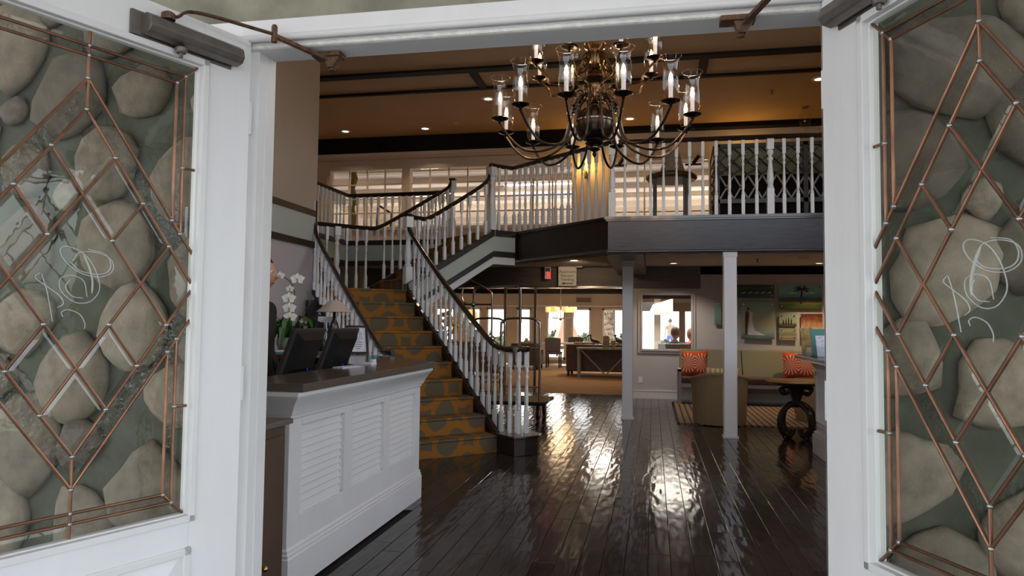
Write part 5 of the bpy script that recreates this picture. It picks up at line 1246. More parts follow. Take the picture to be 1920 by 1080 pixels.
for k in range(17):
    a_ = math.radians(-35+250*k/16); L = .13+.03*math.cos(k*2.1); dx, dz = math.cos(a_), math.sin(a_)
    p = [(2.60, 2.015), (2.60+dx*L*.5, min(2.088, 2.03+dz*L*.45)), (2.60+dx*L*.85, min(2.075, 2.015+dz*L*.45)-.012), (2.60+dx*L, min(2.06, 2.01+dz*L*.4)-.045)]
    fr_o.sweep([(p[0][0],13.4238,p[0][1]-.004),(p[1][0],13.4238,p[1][1]-.009),(p[2][0],13.4238,p[2][1]-.008),(p[3][0],13.4238,p[3][1]),(p[2][0],13.4238,p[2][1]+.008),(p[1][0],13.4238,p[1][1]+.005),(p[0][0],13.4238,p[0][1]+.004)], (0,.0003,0))
fr_o.build('printed_fronds', 'leaf_dark', p2)
for x in (2.46,2.74): 
    MB().sweep([(x-.10,13.4242,1.94),(x+.10,13.4242,1.94),(x,13.4242,1.975)], (0,.0004,0)).build('printed_parasol', 'wall_cream', p2); MB().bar((x,13.4243,1.84),(x,13.4243,1.94),.006,.0004,(0,1,0)).build('printed_pole', 'dark_wood', p2)
p3 = picture(1.563,1.122,2.137,1.785,'print_beach','largest picture, a couple embracing on a pale beach')
MB().sweep([(1.63,13.4243,1.19),(1.66,13.4243,1.19),(1.68,13.4243,1.40),(1.70,13.4243,1.56),(1.67,13.4243,1.64),(1.64,13.4243,1.60),(1.63,13.4243,1.48)], (0,.0004,0)).ball((1.685,13.4243,1.665),.022,10,6,(1,.02,1)).build('printed_man', 'bench_seat', p3)
MB().sweep([(1.68,13.4241,1.20),(1.98,13.4241,1.19),(1.80,13.4241,1.28),(1.75,13.4241,1.46),(1.765,13.4241,1.60),(1.72,13.4241,1.62),(1.71,13.4241,1.46)], (0,.0004,0)).build('printed_dress', 'paper', p3)
MB().ball((1.728,13.424,1.638),.021,10,6,(1,.02,1)).build('printed_head', 'skin', p3)
p4 = picture(2.213,1.352,2.508,1.583,'print_dusk','small picture of a family in silhouette at dusk')
for k, h in enumerate((.075,.10,.12,.105)): MB().box(2.275+.045*k,13.4242,1.385,2.295+.045*k,13.4246,1.385+h*.8).ball((2.285+.045*k,13.4244,1.39+h*.9),.010,8,6,(1,.03,1)).build('printed_figure', 'ebony_beam', p4)
p5 = picture(2.213,1.112,2.508,1.325,'print_sand','small pale picture of rippled sand under the family silhouette')
for z in (1.14,1.20,1.24): MB().bar((2.24,13.4243,z),(2.48,13.4243,z+.006),.006,.0004,(0,1,0)).build('printed_ripple', 'grey_fabric', p5)
p6 = picture(2.582,1.112,2.94,1.58,'print_bouquet','picture of a wedding bouquet, lower right')
p7 = picture(1.10,1.365,1.22,1.79,'print_sea','narrow sea green picture showing left of the pillar')
ol = thing('wall_outlet', 'white wall outlet plate low on the wall left of the bench', 'outlet', (-.222,13.48,.34)); MB().box(-.262,13.472,.28,-.182,13.48,.40).build('plate', 'white_paint', ol, bevel=.002)
for z in (.315,.362): MB().box(-.245,13.469,z-.016,-.199,13.472,z+.016).build('socket', 'bulk_white', ol)
# ---------------------------------------------------------------- signs
def text(s, size, loc, m_, parent, name='lettering', ry=0):
    cu = bpy.data.curves.new(name, 'FONT'); cu.body = s; cu.size = size; cu.align_x = 'CENTER'; cu.align_y = 'CENTER'; cu.extrude = .0015
    o = bpy.data.objects.new('tmp', cu); col.objects.link(o); dg = bpy.context.evaluated_depsgraph_get()
    me = bpy.data.meshes.new_from_object(o.evaluated_get(dg)); bpy.data.objects.remove(o); bpy.data.curves.remove(cu)
    me.materials.clear(); me.materials.append(MAT[m_]); me.name = name
    t = bpy.data.objects.new(name, me); col.objects.link(t); t.parent = parent; t.rotation_euler = (PI/2,0,ry)
    t.location = Vector(loc)-OFF.get(parent, Vector((0,0,0))); return t
sg_ = thing('hanging_sign', 'pale sign reading Restroom Elevator Vending with an arrow, hung before the dark header', 'sign', (-1.573,13.30,2.26))
MB().box(-1.745,13.295,2.068,-1.402,13.305,2.445).build('board', 'bulk_white', sg_, bevel=.003)
for z, s in ((2.335,'Restroom'),(2.262,'Elevator'),(2.188,'Vending')): text(s, .076, (-1.573,13.2945,z), 'grey_wood', sg_)
MB().box(-1.63,13.292,2.106,-1.47,13.2945,2.124).sweep([(-1.69,13.292,2.115),(-1.625,13.292,2.145),(-1.625,13.292,2.085)], (0,.0025,0)).build('arrow', 'grey_wood', sg_)
for x in (-1.68,-1.46): MB().tube([(x,13.30,2.44),(x,13.30,2.47)], .005, 6).build('hanger', 'steel', sg_)
ex_ = thing('exit_sign', 'small white exit sign box with a red lit face left of the hanging sign', 'sign', (-1.94,13.3,2.28))
MB().box(-2.0,13.27,2.20,-1.89,13.33,2.425).build('case', 'bulk_white', ex_, bevel=.004)
MB().box(-1.945,13.264,2.215,-1.893,13.27,2.32).build('lit_face', 'exit_red', ex_)
MB().box(-1.99,13.266,2.34,-1.90,13.27,2.41).build('lamp_grille', 'grey_fabric', ex_)
text('EXIT', .024, (-1.919,13.2635,2.268), 'bulk_white', ex_)
# ---------------------------------------------------------------- luggage cart behind the newel
lc = thing('luggage_cart', 'bellman luggage cart of dark bent tubes behind the stair newel', 'luggage cart', (-2.0, 10.3, 0))
kx, ky = 1.02, 0
yA, yB = 9.95, 10.62; xL, xR = -2.70, -1.56; D = lambda x, z: None
sc = 10.3/8.9
def cp(px_x, z, y): return (px_x, y, z)
zt_ = 1.42
mb = MB()
mb.tube(smooth_path([(xR,yA,.26),(xR,yA,1.28),(xR-.02,yA,1.36),(xR-.10,yA,zt_),(xR-.46,yA,zt_),(xR-.54,yA,1.36),(xR-.56,yA,1.28),(xR-.56,yA,.26)], 4), .017, 8)
mb.tube([(xR,yA,1.0),(xR-.56,yA,1.0)], .012, 8).tube([(xR,yA,.46),(xR-.56,yA,.46)], .012, 8)
mb.build('end_hoop', 'steel', lc, smooth=True)
mb = MB()
mb.tube(smooth_path([(xL+.50,yB,.26),(xL+.50,yB,1.28),(xL+.48,yB,1.36),(xL+.40,yB,zt_),(xL+.08,yB,zt_),(xL-.0,yB,1.36),(xL-.02,yB,1.28),(xL-.02,yB,.26)], 4), .017, 8)
mb.tube([(xL+.5,yB,1.0),(xL-.02,yB,1.0)], .012, 8).tube([(xL+.5,yB,.46),(xL-.02,yB,.46)], .012, 8)
mb.build('end_hoop', 'steel', lc, smooth=True)
mb = MB(); xa, xb_ = xR-.28, xL+.22
mb.tube(smooth_path([(xa,yA,1.36),(xa,yA,1.80),(xa-.02,yA,1.85),(xa-.10,yA+.05,1.88),(xa-.62,yA+.12,1.86),(xa-.72,yA+.14,1.80),(xa-.72,yA+.16,1.35),(xa-.72,yA+.16,.26)], 4), .019, 8)
mb.build('hanging_rail', 'steel', lc, smooth=True)
mb = MB(); q = -2.28; mb.tube(smooth_path([(q,yA+.1,1.58),(q,yA+.1,1.74),(q-.04,yA+.1,1.82),(q-.30,yA+.1,1.96),(q-.34,yA+.1,1.96),(q-.60,yA+.1,1.82),(q-.64,yA+.1,1.74),(q-.64,yA+.1,1.60)], 4), .017, 8)
mb.tube([(q,yA+.1,1.62),(q-.64,yA+.1,1.62)], .015, 8); mb.ball((q-.28,yA+.1,1.62), .035, 12, 8)
mb.tube(smooth_path([(q-.44,yA+.1,1.85),(q-.45,yA+.1,1.74),(q-.42,yA+.1,1.66),(q-.37,yA+.1,1.62)], 4), .016, 8); mb.build('crown_hoop', 'steel', lc, smooth=True)
MB().tube([(q,yA+.1,1.62),(q,yA+.1,.26)], .015, 8).tube([(q-.64,yA+.1,1.62),(q-.64,yA+.1,.26)], .015, 8).build('upright', 'steel', lc, smooth=True)
pts = []
MB().box(xL-.08,yA-.08,.235,xR+.08,yB+.06,.26).build('deck', 'wave_deck', lc, bevel=.01) if 'wave_deck' in MAT else MB().box(xL-.08,yA-.08,.235,xR+.08,yB+.06,.26).build('deck', 'gold_fabric', lc, bevel=.01)
mb = MB(); mb.tube([(xL-.09,yA-.09,.235),(xR+.09,yA-.09,.235),(xR+.09,yB+.07,.235),(xL-.09,yB+.07,.235)], .026, 8, closed=True); mb.build('bumper', 'black_plastic', lc, smooth=True)
for x, y in ((xL+.05,yA+.0),(xR-.02,yA+.02),(xL+.05,yB-.05),(xR-.02,yB-.05)):
    w_ = MB().tube([(x-.02,y,.10),(x+.02,y,.10)], .10, 18).build('wheel', 'black_plastic', lc, smooth=True)
    MB().tube([(x-.023,y,.10),(x+.023,y,.10)], .05, 12).build('hub', 'brass', w_, smooth=True); MB().bar((x,y,.10),(x,y,.235),.03,.05).build('fork', 'steel', w_)
# ---------------------------------------------------------------- lounge furniture
def sofa(name, x0, x1, y, depth, h, label, m_='brown_leather', seat=.42, face=1, cat='sofa', cush=0):
    """sofa seen from behind (face=1: it looks towards +y)"""
    t = thing(name, label, cat, ((x0+x1)/2, y, 0))
    MB().box(x0,y,.13,x1,y+.16,h).build('back', m_, t, bevel=.03)
    for a, b in ((x0,x0+.16),(x1-.16,x1)): MB().box(a,y+.161,.13,b,y+depth,.60).build('arm', m_, t, bevel=.03)
    MB().box(x0+.161,y+.161,.13,x1-.161,y+depth,seat).build('seat', m_, t, bevel=.03)
    for a in (x0+.03, x1-.09):
        for b in (y+.03, y+depth-.09): MB().box(a,b,0,a+.06,b+.06,.13).build('leg', 'dark_wood', t)
    k = max(1, round((x1-x0)/.75)); w_ = (x1-x0-.34)/k
    for i in range(k): MB().box(x0+.17+w_*i+.01,y+.17,h-.30,x0+.17+w_*(i+1)-.01,y+.32,h+.05).build('back_cushion', 'gold_fabric', t, bevel=.04)
    return t
sofa('sofa', -2.24, -.50, 18.75, .95, .84, 'long dark brown sofa seen from behind, in front of the console table')
ct = thing('console_table', 'grey console table with V braces standing behind the brown sofa', 'table', (-1.3, 18.5, 0))
MB().box(-1.92,18.30,.72,-.46,18.70,.765).build('top', 'console_grey', ct)
for x in (-1.90,-.54):
    for y in (18.32,18.62): MB().box(x,y,0,x+.06,y+.06,.72).build('leg', 'console_grey', ct)
MB().box(-1.86,18.34,.06,-.50,18.38,.11).build('stretcher', 'console_grey', ct)
for x0_, x1_ in ((-1.80,-1.22),(-.58,-1.14)): MB().bar((x0_,18.34,.70),(x1_,18.34,.11),.03,.05,(0,1,0)).build('brace', 'console_grey', ct)
def bird(x, z, fl, lab):
    t = thing('shorebird_figure', lab, 'figurine', (x, 18.5, z), 'carved shorebirds on the console table')
    f = fl
    MB().tube(smooth_path([(x-f*.20,18.5,z+.11),(x-f*.10,18.5,z+.15),(x,18.5,z+.18),(x+f*.06,18.5,z+.22),(x+f*.075,18.5,z+.30)], 4), [.006,.014,.022,.030,.036,.042,.046,.048,.046,.044,.040,.034,.028,.023,.019,.016,.015], 10).ball((x+f*.08,18.5,z+.315), .030, 10, 8).build('body', 'bird', t, smooth=True)
    MB().tube([(x+f*.10,18.5,z+.315),(x+f*.20,18.5,z+.305)], [.009,.003], 6).build('beak', 'bird', t)
    for e in (-.015,.02): MB().tube([(x+f*e,18.5,z+.15),(x+f*e,18.5,z+.02)], .006, 6).build('leg', 'bird', t)
    MB().lathe([(.05,0),(.05,.02)], 14, (x,18.5,z)).build('base', 'bench_wood', t)
bird(-1.50, .765, -1, 'carved shorebird at the left end of the console table, bill to the left')
bird(-.86, .765, -1, 'carved shorebird towards the right of the console table, bill to the left')
lt = thing('lantern_box', 'pale pierced box standing on the console table between the shorebirds', 'lantern', (-1.18, 18.42, .765))
MB().box(-1.25,18.36,.765,-1.09,18.46,1.04).sweep([(-1.25,18.36,1.04),(-1.09,18.36,1.04),(-1.12,18.36,1.075),(-1.22,18.36,1.075)], (0,.10,0)).build('box', 'basket', lt)
for k in range(4):
    for j in range(3): MB().box(-1.235+.038*k,18.357,.80+.045*j,-1.215+.038*k,18.36,.82+.045*j).build('opening', 'ebony_beam', lt)
bx = thing('small_box', 'small brown box to the right of the pierced box on the console table', 'box', (-1.0,18.5,.765)); MB().box(-1.05,18.44,.765,-.94,18.56,.93).build('body', 'basket', bx); MB().box(-1.055,18.435,.93,-.935,18.565,.95).build('lid', 'basket', bx)
def dining(x, y, rz, label):
    t = thing('dining_chair', label, 'chair', (0,0,0), 'dining chairs at the lounge table', False)
    MB().box(-.24,-.25,.42,.24,.24,.50).build('seat', 'grey_fabric', t, bevel=.02)
    MB().sweep([(-.24,-.25,.50),(.24,-.25,.50),(.25,-.31,.92),(.12,-.32,.945),(-.12,-.32,.945),(-.25,-.31,.92)], (0,.07,0)).build('backrest', 'grey_fabric', t, bevel=.02)
    for a in (-.22,.18):
        for b in (-.24,.19): MB().box(a,b,0,a+.04,b+.04,.42).build('leg', 'dark_wood', t)
    t.location = (x,y,0); t.rotation_euler = (0,0,rz); return t
dining(-3.05, 22.3, 0, 'grey upholstered dining chair seen from behind in the lounge')
dining(-2.55, 23.75, PI, 'grey dining chair on the far side of the lounge table')
dt = thing('dining_table', 'bright topped lounge table between two grey dining chairs', 'table', (-2.7, 23.0, 0)); MB().box(-3.5,22.65,.73,-1.5,23.45,.77).build('tabletop', 'bulk_white', dt, bevel=.005)
MB().lathe([(.35,0),(.35,.03),(.08,.08),(.07,.73)], 18, (-2.6,23.05,0)).build('pedestal', 'dark_wood', dt, smooth=True)
sofa('armchair', -4.15, -3.30, 20.9, .9, .78, 'brown leather armchair with a gold cushion beside the dining chair', cat='armchair')
sofa('sofa', -5.35, -3.72, 17.1, .95, .90, 'brown sofa seen through the stair balusters')
sofa('armchair', -7.2, -6.35, 19.5, .9, .85, 'brown armchair in the far left corner of the lounge', cat='armchair')
cf = thing('coffee_table', 'low round table with a glossy top coloured white as if lit behind the stair', 'table', (-3.25,12.4,0)); MB().lathe([(0,.44),(.42,.44),(.43,.45),(.42,.465),(0,.465)], 30, (-3.25,12.4,0)).build('tabletop', 'lit_top_white', cf, smooth=True) if 'lit_top_white' in MAT else MB().lathe([(0,.44),(.42,.44),(.43,.45),(.42,.465),(0,.465)], 30, (-3.25,12.4,0)).build('tabletop', 'bulk_white', cf, smooth=True)
for k in range(4): a_ = PI/4+k*PI/2; MB().bar((-3.25+.3*math.cos(a_),12.4+.3*math.sin(a_),0),(-3.25+.3*math.cos(a_),12.4+.3*math.sin(a_),.44),.04,.04).build('leg', 'dark_wood', cf)
fl_ = thing('flower_arrangement', 'tall yellow flower arrangement in a dark urn seen through the balusters', 'flowers', (-4.9,16.2,0))
MB().lathe([(.16,0),(.16,.03),(.07,.08),(.07,.30),(.18,.50),(.20,.72),(.15,.80),(.13,.80)], 18, (-4.9,16.2,0)).build('urn', 'black_gloss', fl_, smooth=True)
q = random.Random(5)
for k in range(46):
    d = Vector((q.uniform(-1,1),q.uniform(-1,1),q.uniform(-.4,1))).normalized()*q.uniform(.15,.42); o = Vector((-4.9,16.2,1.28))+d*Vector((1,1,1.1)).x
    MB().ball(tuple(o), q.uniform(.035,.06), 7, 5).build('blossom', 'yellow_bloom', fl_) if 'yellow_bloom' in MAT else MB().ball(tuple(o), q.uniform(.035,.06), 7, 5).build('blossom', 'bloom', fl_)
mb = MB()
for k in range(16): a_ = q.uniform(0,6.3); mb.tube([(-4.9,16.2,.78),(-4.9+.3*math.cos(a_),16.2+.3*math.sin(a_),1.15+q.random()*.3)], .008, 5)
mb.build('stems', 'stem', fl_)
gb = thing('globe_lamp', 'table lamp with a pale round shade seen through the balusters', 'lamp', (-4.78,18.5,0)); MB().ball((-4.78,18.5,1.56), .20, 16, 10, (1,1,.85)).build('lamp_shade', 'shade_glow', gb, smooth=True); MB().lathe([(.13,0),(.13,.03),(.025,.06),(.025,1.38)], 12, (-4.78,18.5,0)).build('stand', 'bronze', gb)
# lounge pendant with yellow drum shades
lp_ = thing('lounge_pendant', 'dark ring pendant with small glowing yellow drum shades in the lounge', 'chandelier', (-2.55,20,2.44)); PC = Vector((-2.55,20,0))
MB().tube([(-2.55,20,2.44),(-2.55,20,1.50)], .012, 8).ball((-2.55,20,1.50), .04, 10, 8).lathe([(.06,2.42),(.06,2.44)], 12, (-2.55,20,0)).build('stem', 'bronze', lp_)
for k in range(6):
    a_ = math.radians((15,65,115,165,245,295)[k]); p = (PC.x+.37*math.cos(a_), PC.y+.37*math.sin(a_))
    ar = MB().tube([(PC.x,PC.y,1.52),(p[0],p[1],1.54),(p[0],p[1],1.72)], .012, 6).build('arm', 'bronze', lp_)
    MB().lathe([(.088,1.70),(.088,1.85)], 18, (p[0],p[1],0), cap=False).build('drum_shade', 'shade_glow', ar, smooth=True)
# glass screen posts at the lounge opening
gp = thing('glass_screen', 'framed glass screen with slim dark posts at the edge of the lounge carpet', 'screen', (-2.6,14.0,0))
for x in (-2.90,-2.60,-2.29): MB().box(x-.025,13.96,.002,x+.025,14.01,2.075).build('post', 'steel' if x > -2.5 else 'bench_wood', gp)
MB().box(-2.575,13.982,.04,-2.315,13.988,2.07).build('pane', 'glass_clear', gp); MB().box(-2.875,13.982,.04,-2.625,13.988,2.07).build('pane', 'glass_clear', gp)
cdn = thing('ceiling_panel', 'bright square ceiling light panel in the lounge', 'ceiling light', (-1.4,19.8,2.44)); MB().box(-1.75,19.4,2.415,-1.05,20.3,2.44).build('frame', 'bulk_white', cdn); MB().box(-1.70,19.45,2.412,-1.10,20.25,2.415).build('diffuser', 'panel_glow', cdn) if 'panel_glow' in MAT else MB().box(-1.70,19.45,2.412,-1.10,20.25,2.415).build('diffuser', 'downlight_glow', cdn)
vn = thing('wall_vent', 'small grey vent grille high on the lounge wall above the doors', 'vent', (-2.35,24.78,2.2)); MB().box(-2.62,24.77,2.14,-2.10,24.80,2.30).build('frame', 'basket', vn)
for k in range(5): MB().box(-2.60,24.765,2.155+.028*k,-2.12,24.77,2.165+.028*k).build('slat', 'grey_fabric', vn)
# ---------------------------------------------------------------- furniture on the balcony
bt = thing('bar_table', 'tall dark round bar table behind the balcony balusters', 'table', (.28,11.3,FL2)); MB().lathe([(0,3.60),(.36,3.60),(.395,3.63),(.395,3.66),(.36,3.69),(0,3.69)], 32, (.28,11.3,0)).build('tabletop', 'brown_leather', bt, smooth=True)
for x in (.03,.50):
    for y in (11.1,11.5): MB().box(x-.03,y-.03,FL2,x+.03,y+.03,3.60).build('leg', 'dark_wood', bt)
bs = thing('woven_lamp', 'table lamp with a woven cone shade on the bar table upstairs', 'lamp', (.30,11.35,3.69)); MB().lathe([(.20,3.74),(.09,4.10)], 22, (.30,11.35,0), cap=False).build('lamp_shade', 'basket', bs, smooth=True); MB().lathe([(.08,3.69),(.08,3.71),(.03,3.73),(.03,4.1)], 14, (.30,11.35,0)).build('lamp_base', 'bronze', bs, smooth=True)
stl = thing('settee', 'dark lattice backed settee with an olive diamond pattern on the balcony', 'settee', (2.1,10.3,FL2))
sx0, sx1, sy = .86, 3.2, 10.3; q0, q1, zt2 = 3.12, 3.48, 3.90
MB().box(sx0,sy+.03,q1-.02,sx1,sy+.06,zt2-.03).build('back_cloth', 'lattice_cloth', stl)
MB().box(sx0,sy-.02,zt2-.05,sx1,sy+.07,zt2).build('top_rail', 'dark_wood', stl); MB().box(sx0,sy-.02,q0-.06,sx1,sy+.05,q0).build('lower_rail', 'bench_wood_dark', stl) if 'bench_wood_dark' in MAT else MB().box(sx0,sy-.02,q0-.06,sx1,sy+.05,q0).build('lower_rail', 'grey_wood', stl)
for x in (sx0, (sx0+sx1)/2, sx1-.06): MB().box(x,sy-.02,FL2,x+.06,sy+.06,zt2).build('post', 'dark_wood', stl)
k = 0; x = sx0+.06; p_ = .19
while x < sx1-.08:
    e = min(x+p_, sx1-.06)
    for a, b in ((x,e),(e,x)):
        MB().bar((a,sy,q0),(b,sy,q1-.03),.022,.034,(0,1,0)).build('lower_lattice', 'bench_wood', stl)
    x += p_
MB().box(sx0,sy+.07,2.70,sx1,sy+.09,q1).build('lower_cloth', 'ebony_beam', stl)
x = sx0+.06-.38; H_ = zt2-.05-q1+.02
mb = None
while x < sx1:
    for a, b in ((x, x+.38), (x+.38, x)):
        p0_, p1_ = Vector((a,sy+.005,q1-.02)), Vector((b,sy+.005,zt2-.05))
        if p0_.x < sx0 or p1_.x < sx0 or max(p0_.x,p1_.x) > sx1:
            f0 = max(0, min(1, (sx0-p0_.x)/(p1_.x-p0_.x) if p0_.x < sx0 else ((sx1-p0_.x)/(p1_.x-p0_.x) if p0_.x > sx1 else 0)))
            f1 = max(0, min(1, (sx0-p0_.x)/(p1_.x-p0_.x) if p1_.x < sx0 else ((sx1-p0_.x)/(p1_.x-p0_.x) if p1_.x > sx1 else 1)))
            if f1-f0 < .1: continue
            p0_, p1_ = p0_.lerp(p1_, f0), p0_.lerp(p1_, f1)
        MB().bar(tuple(p0_), tuple(p1_), .012, .060, (0,1,0)).build('back_lattice', 'dark_wood', stl)
    x += .19
MB().box(sx0,sy+.10,3.02,sx1,sy+.60,3.14).build('seat', 'grey_fabric', stl, bevel=.02); MB().box(sx0,sy+.55,FL2,sx0+.06,sy+.61,3.02).build('leg', 'dark_wood', stl); MB().box(sx1-.06,sy+.55,FL2,sx1,sy+.61,3.02).build('leg', 'dark_wood', stl)
lsd = thing('side_screen', 'slanted black lattice panel at the left end of the settee', 'screen', (.82,10.25,FL2))
MB().bar((.79,10.22,3.0),(.86,10.5,3.0),.02,.05).bar((.79,10.22,3.62),(.86,10.5,3.92),.02,.03).bar((.79,10.22,FL2),(.79,10.22,3.62),.02,.02).bar((.86,10.5,FL2),(.86,10.5,3.92),.02,.02).build('frame', 'grey_wood', lsd)
for k in range(5): MB().bar((.79,10.22,3.04+.11*k),(.86,10.5,3.16+.14*k),.010,.012).bar((.86,10.5,3.04+.14*k),(.79,10.22,3.12+.11*k),.010,.012).build('lattice_bar', 'black_plastic', lsd)
for i, (x, y, z, lab) in enumerate(((-.62,13.24,4.32,'black spot fitting on the upstairs wall left of the bar table'),(.72,13.24,4.30,'black spot fitting on the upstairs wall right of the bar table'))):
    t = thing('spot_fitting', lab, 'spotlight', (x,y,z), 'black spot fittings upstairs'); MB().box(x-.14,y-.02,z-.035,x+.14,y+.06,z+.0).build('bar', 'black_plastic', t); MB().tube([(x,y-.02,z),(x+.10,y-.10,z+.12)], .035, 10).build('spot', 'black_plastic', t, smooth=True)
# ---------------------------------------------------------------- lamps in the ceilings and on the walls
def downlight(x, y, z, lab, power, ang=1.9, colr=WARM, tilt=0):
    t = thing('downlight', lab, 'ceiling light', (x,y,z), 'recessed ceiling downlights')
    MB().lathe([(.065,-.012),(.10,-.012),(.105,-.004),(.10,0),(.065,0)], 20, (x,y,z), cap=False).build('trim_ring', 'bulk_white', t, smooth=True)
    MB().lathe([(.0,-.006),(.066,-.006)], 18, (x,y,z), cap=False).build('lens', 'downlight_glow', t)
    s = lamp('downlight_beam', 'SPOT', (x,y,z-.03), power, colr, spot_size=ang, spot_blend=.6, shadow_soft_size=.06); s.rotation_euler = (tilt, 0, 0)
for x, y, lab in ((-5.78,12.6,'recessed ceiling light above the far left upstairs window'),(-4.2,12.65,'recessed ceiling light above the second upstairs window'),(-2.63,11.12,'recessed ceiling light just left of the chandelier'),(-.4,12.6,'recessed ceiling light hidden behind the chandelier'),(2.4,11.0,'recessed ceiling light above the settee')):
    downlight(x, y, 5.0, lab, 34)
downlight(-1.30, 11.9, 2.43, 'recessed light under the balcony by the hanging sign', 32, 1.9, WARM, math.radians(58))
for x, y, lab in ((-1.4,16.4,'added recessed lounge light before the console table'),(-3.6,16.4,'added recessed lounge light beyond the luggage cart'),(-6.0,16.8,'added recessed lounge light behind the stair')): downlight(x, y, 2.44, lab, 42, 2.4)  # extra fittings added to brighten the lounge furniture from the front
downlight(2.75, 12.75, 2.43, 'recessed light under the balcony in front of the pictures', 95, 1.8)
downlight(.35, 12.6, 2.43, 'recessed light under the balcony in front of the square window', 75, 2.3, (1,.86,.7))
downlight(2.0, 9.9, 2.43, 'recessed light under the balcony above the scrolled side table', 40, 1.9)
for i, (x, z, lab) in enumerate(((-1.215,4.28,'glowing gold wall sconce on the upstairs wall behind the balusters'),(1.60,4.28,'gold wall sconce on the upstairs wall above the settee'))):
    t = thing('wall_sconce', lab, 'wall lamp', (x,13.27,z), 'gold sconces on the upstairs wall')
    MB().box(x-.05,13.27,z-.16,x+.05,13.30,z+.10).build('back_plate', 'brass', t, bevel=.005); MB().tube([(x,13.27,z-.10),(x,13.20,z-.12),(x,13.18,z-.06)], .010, 8).build('arm', 'brass', t, smooth=True)
    MB().lathe([(.012,-.06),(.012,.02),(.022,.05),(.020,.10),(.004,.16)], 12, (x,13.18,z)).build('flame_bulb', 'sconce_glow', t, smooth=True)
    lamp('sconce_light', 'POINT', (x,13.10,z+.06), 9, (1,.55,.13), shadow_soft_size=.04)
lamp('sunroom_fill', 'AREA', (.4,15.0,2.0), 30, (1,.92,.82), shape='SQUARE', size=.7)  # area fill added to light the seated heads, no fitting there
lamp('lounge_pendant_light', 'POINT', (-2.55,20,1.9), 25, WARM, shadow_soft_size=.3)
lamp('lounge_panel_light', 'AREA', (-1.4,19.85,2.40), 45, (1,.9,.75), shape='RECTANGLE', size=.6, size_y=.8)
for i, (x, y, z, lab) in enumerate(((1.81,11.44,5.0,'small dark sprinkler head on the lobby ceiling'),(1.64,11.9,2.43,'small sprinkler head under the balcony'))):
    t = thing('sprinkler', lab, 'sprinkler', (x,y,z), 'ceiling sprinkler heads'); MB().lathe([(.035,-.004),(.035,0)], 12, (x,y,z)).lathe([(.010,-.05),(.010,0)], 8, (x,y,z)).lathe([(.028,-.058),(.028,-.052)], 10, (x,y,z)).build('head', 'bronze', t)
t = thing('smoke_detector', 'round pale smoke detector on the tan lobby ceiling left of the chandelier', 'detector', (-3.55,12.4,5.0)); MB().lathe([(.04,-.03),(.065,-.02),(.07,0)], 18, (-3.55,12.4,5.0)).build('body', 'ceiling_tan', t, smooth=True)
t = thing('smoke_detector', 'round pale detector under the balcony near the hanging sign', 'detector', (-1.35,13.2,2.43)); MB().lathe([(.05,-.03),(.07,-.02),(.075,0)], 18, (-1.35,13.2,2.43)).build('body', 'ceiling_white', t, smooth=True)
t = thing('smoke_detector', 'round pale detector under the balcony on the right', 'detector', (2.3,11.7,2.43)); MB().lathe([(.05,-.03),(.07,-.02),(.075,0)], 18, (2.3,11.7,2.43)).build('body', 'ceiling_white', t, smooth=True)
hl = thing('hanging_pendant', 'gold glass pendant hanging at the right end of the balcony ceiling', 'pendant', (2.48,12.4,5.0)); MB().lathe([(.02,-.42),(.07,-.34),(.095,-.22),(.09,-.12),(.05,-.04),(.02,-.02)], 18, (2.48,12.4,5.0), cap=False).build('shade', 'glass_amber', hl, smooth=True) if 'glass_amber' in MAT else MB().lathe([(.02,-.42),(.07,-.34),(.095,-.22),(.09,-.12),(.05,-.04),(.02,-.02)], 18, (2.48,12.4,5.0), cap=False).build('shade', 'glass_lamp', hl, smooth=True)
MB().lathe([(.05,-.02),(.05,0)], 14, (2.48,12.4,5.0)).build('canopy', 'brass', hl)
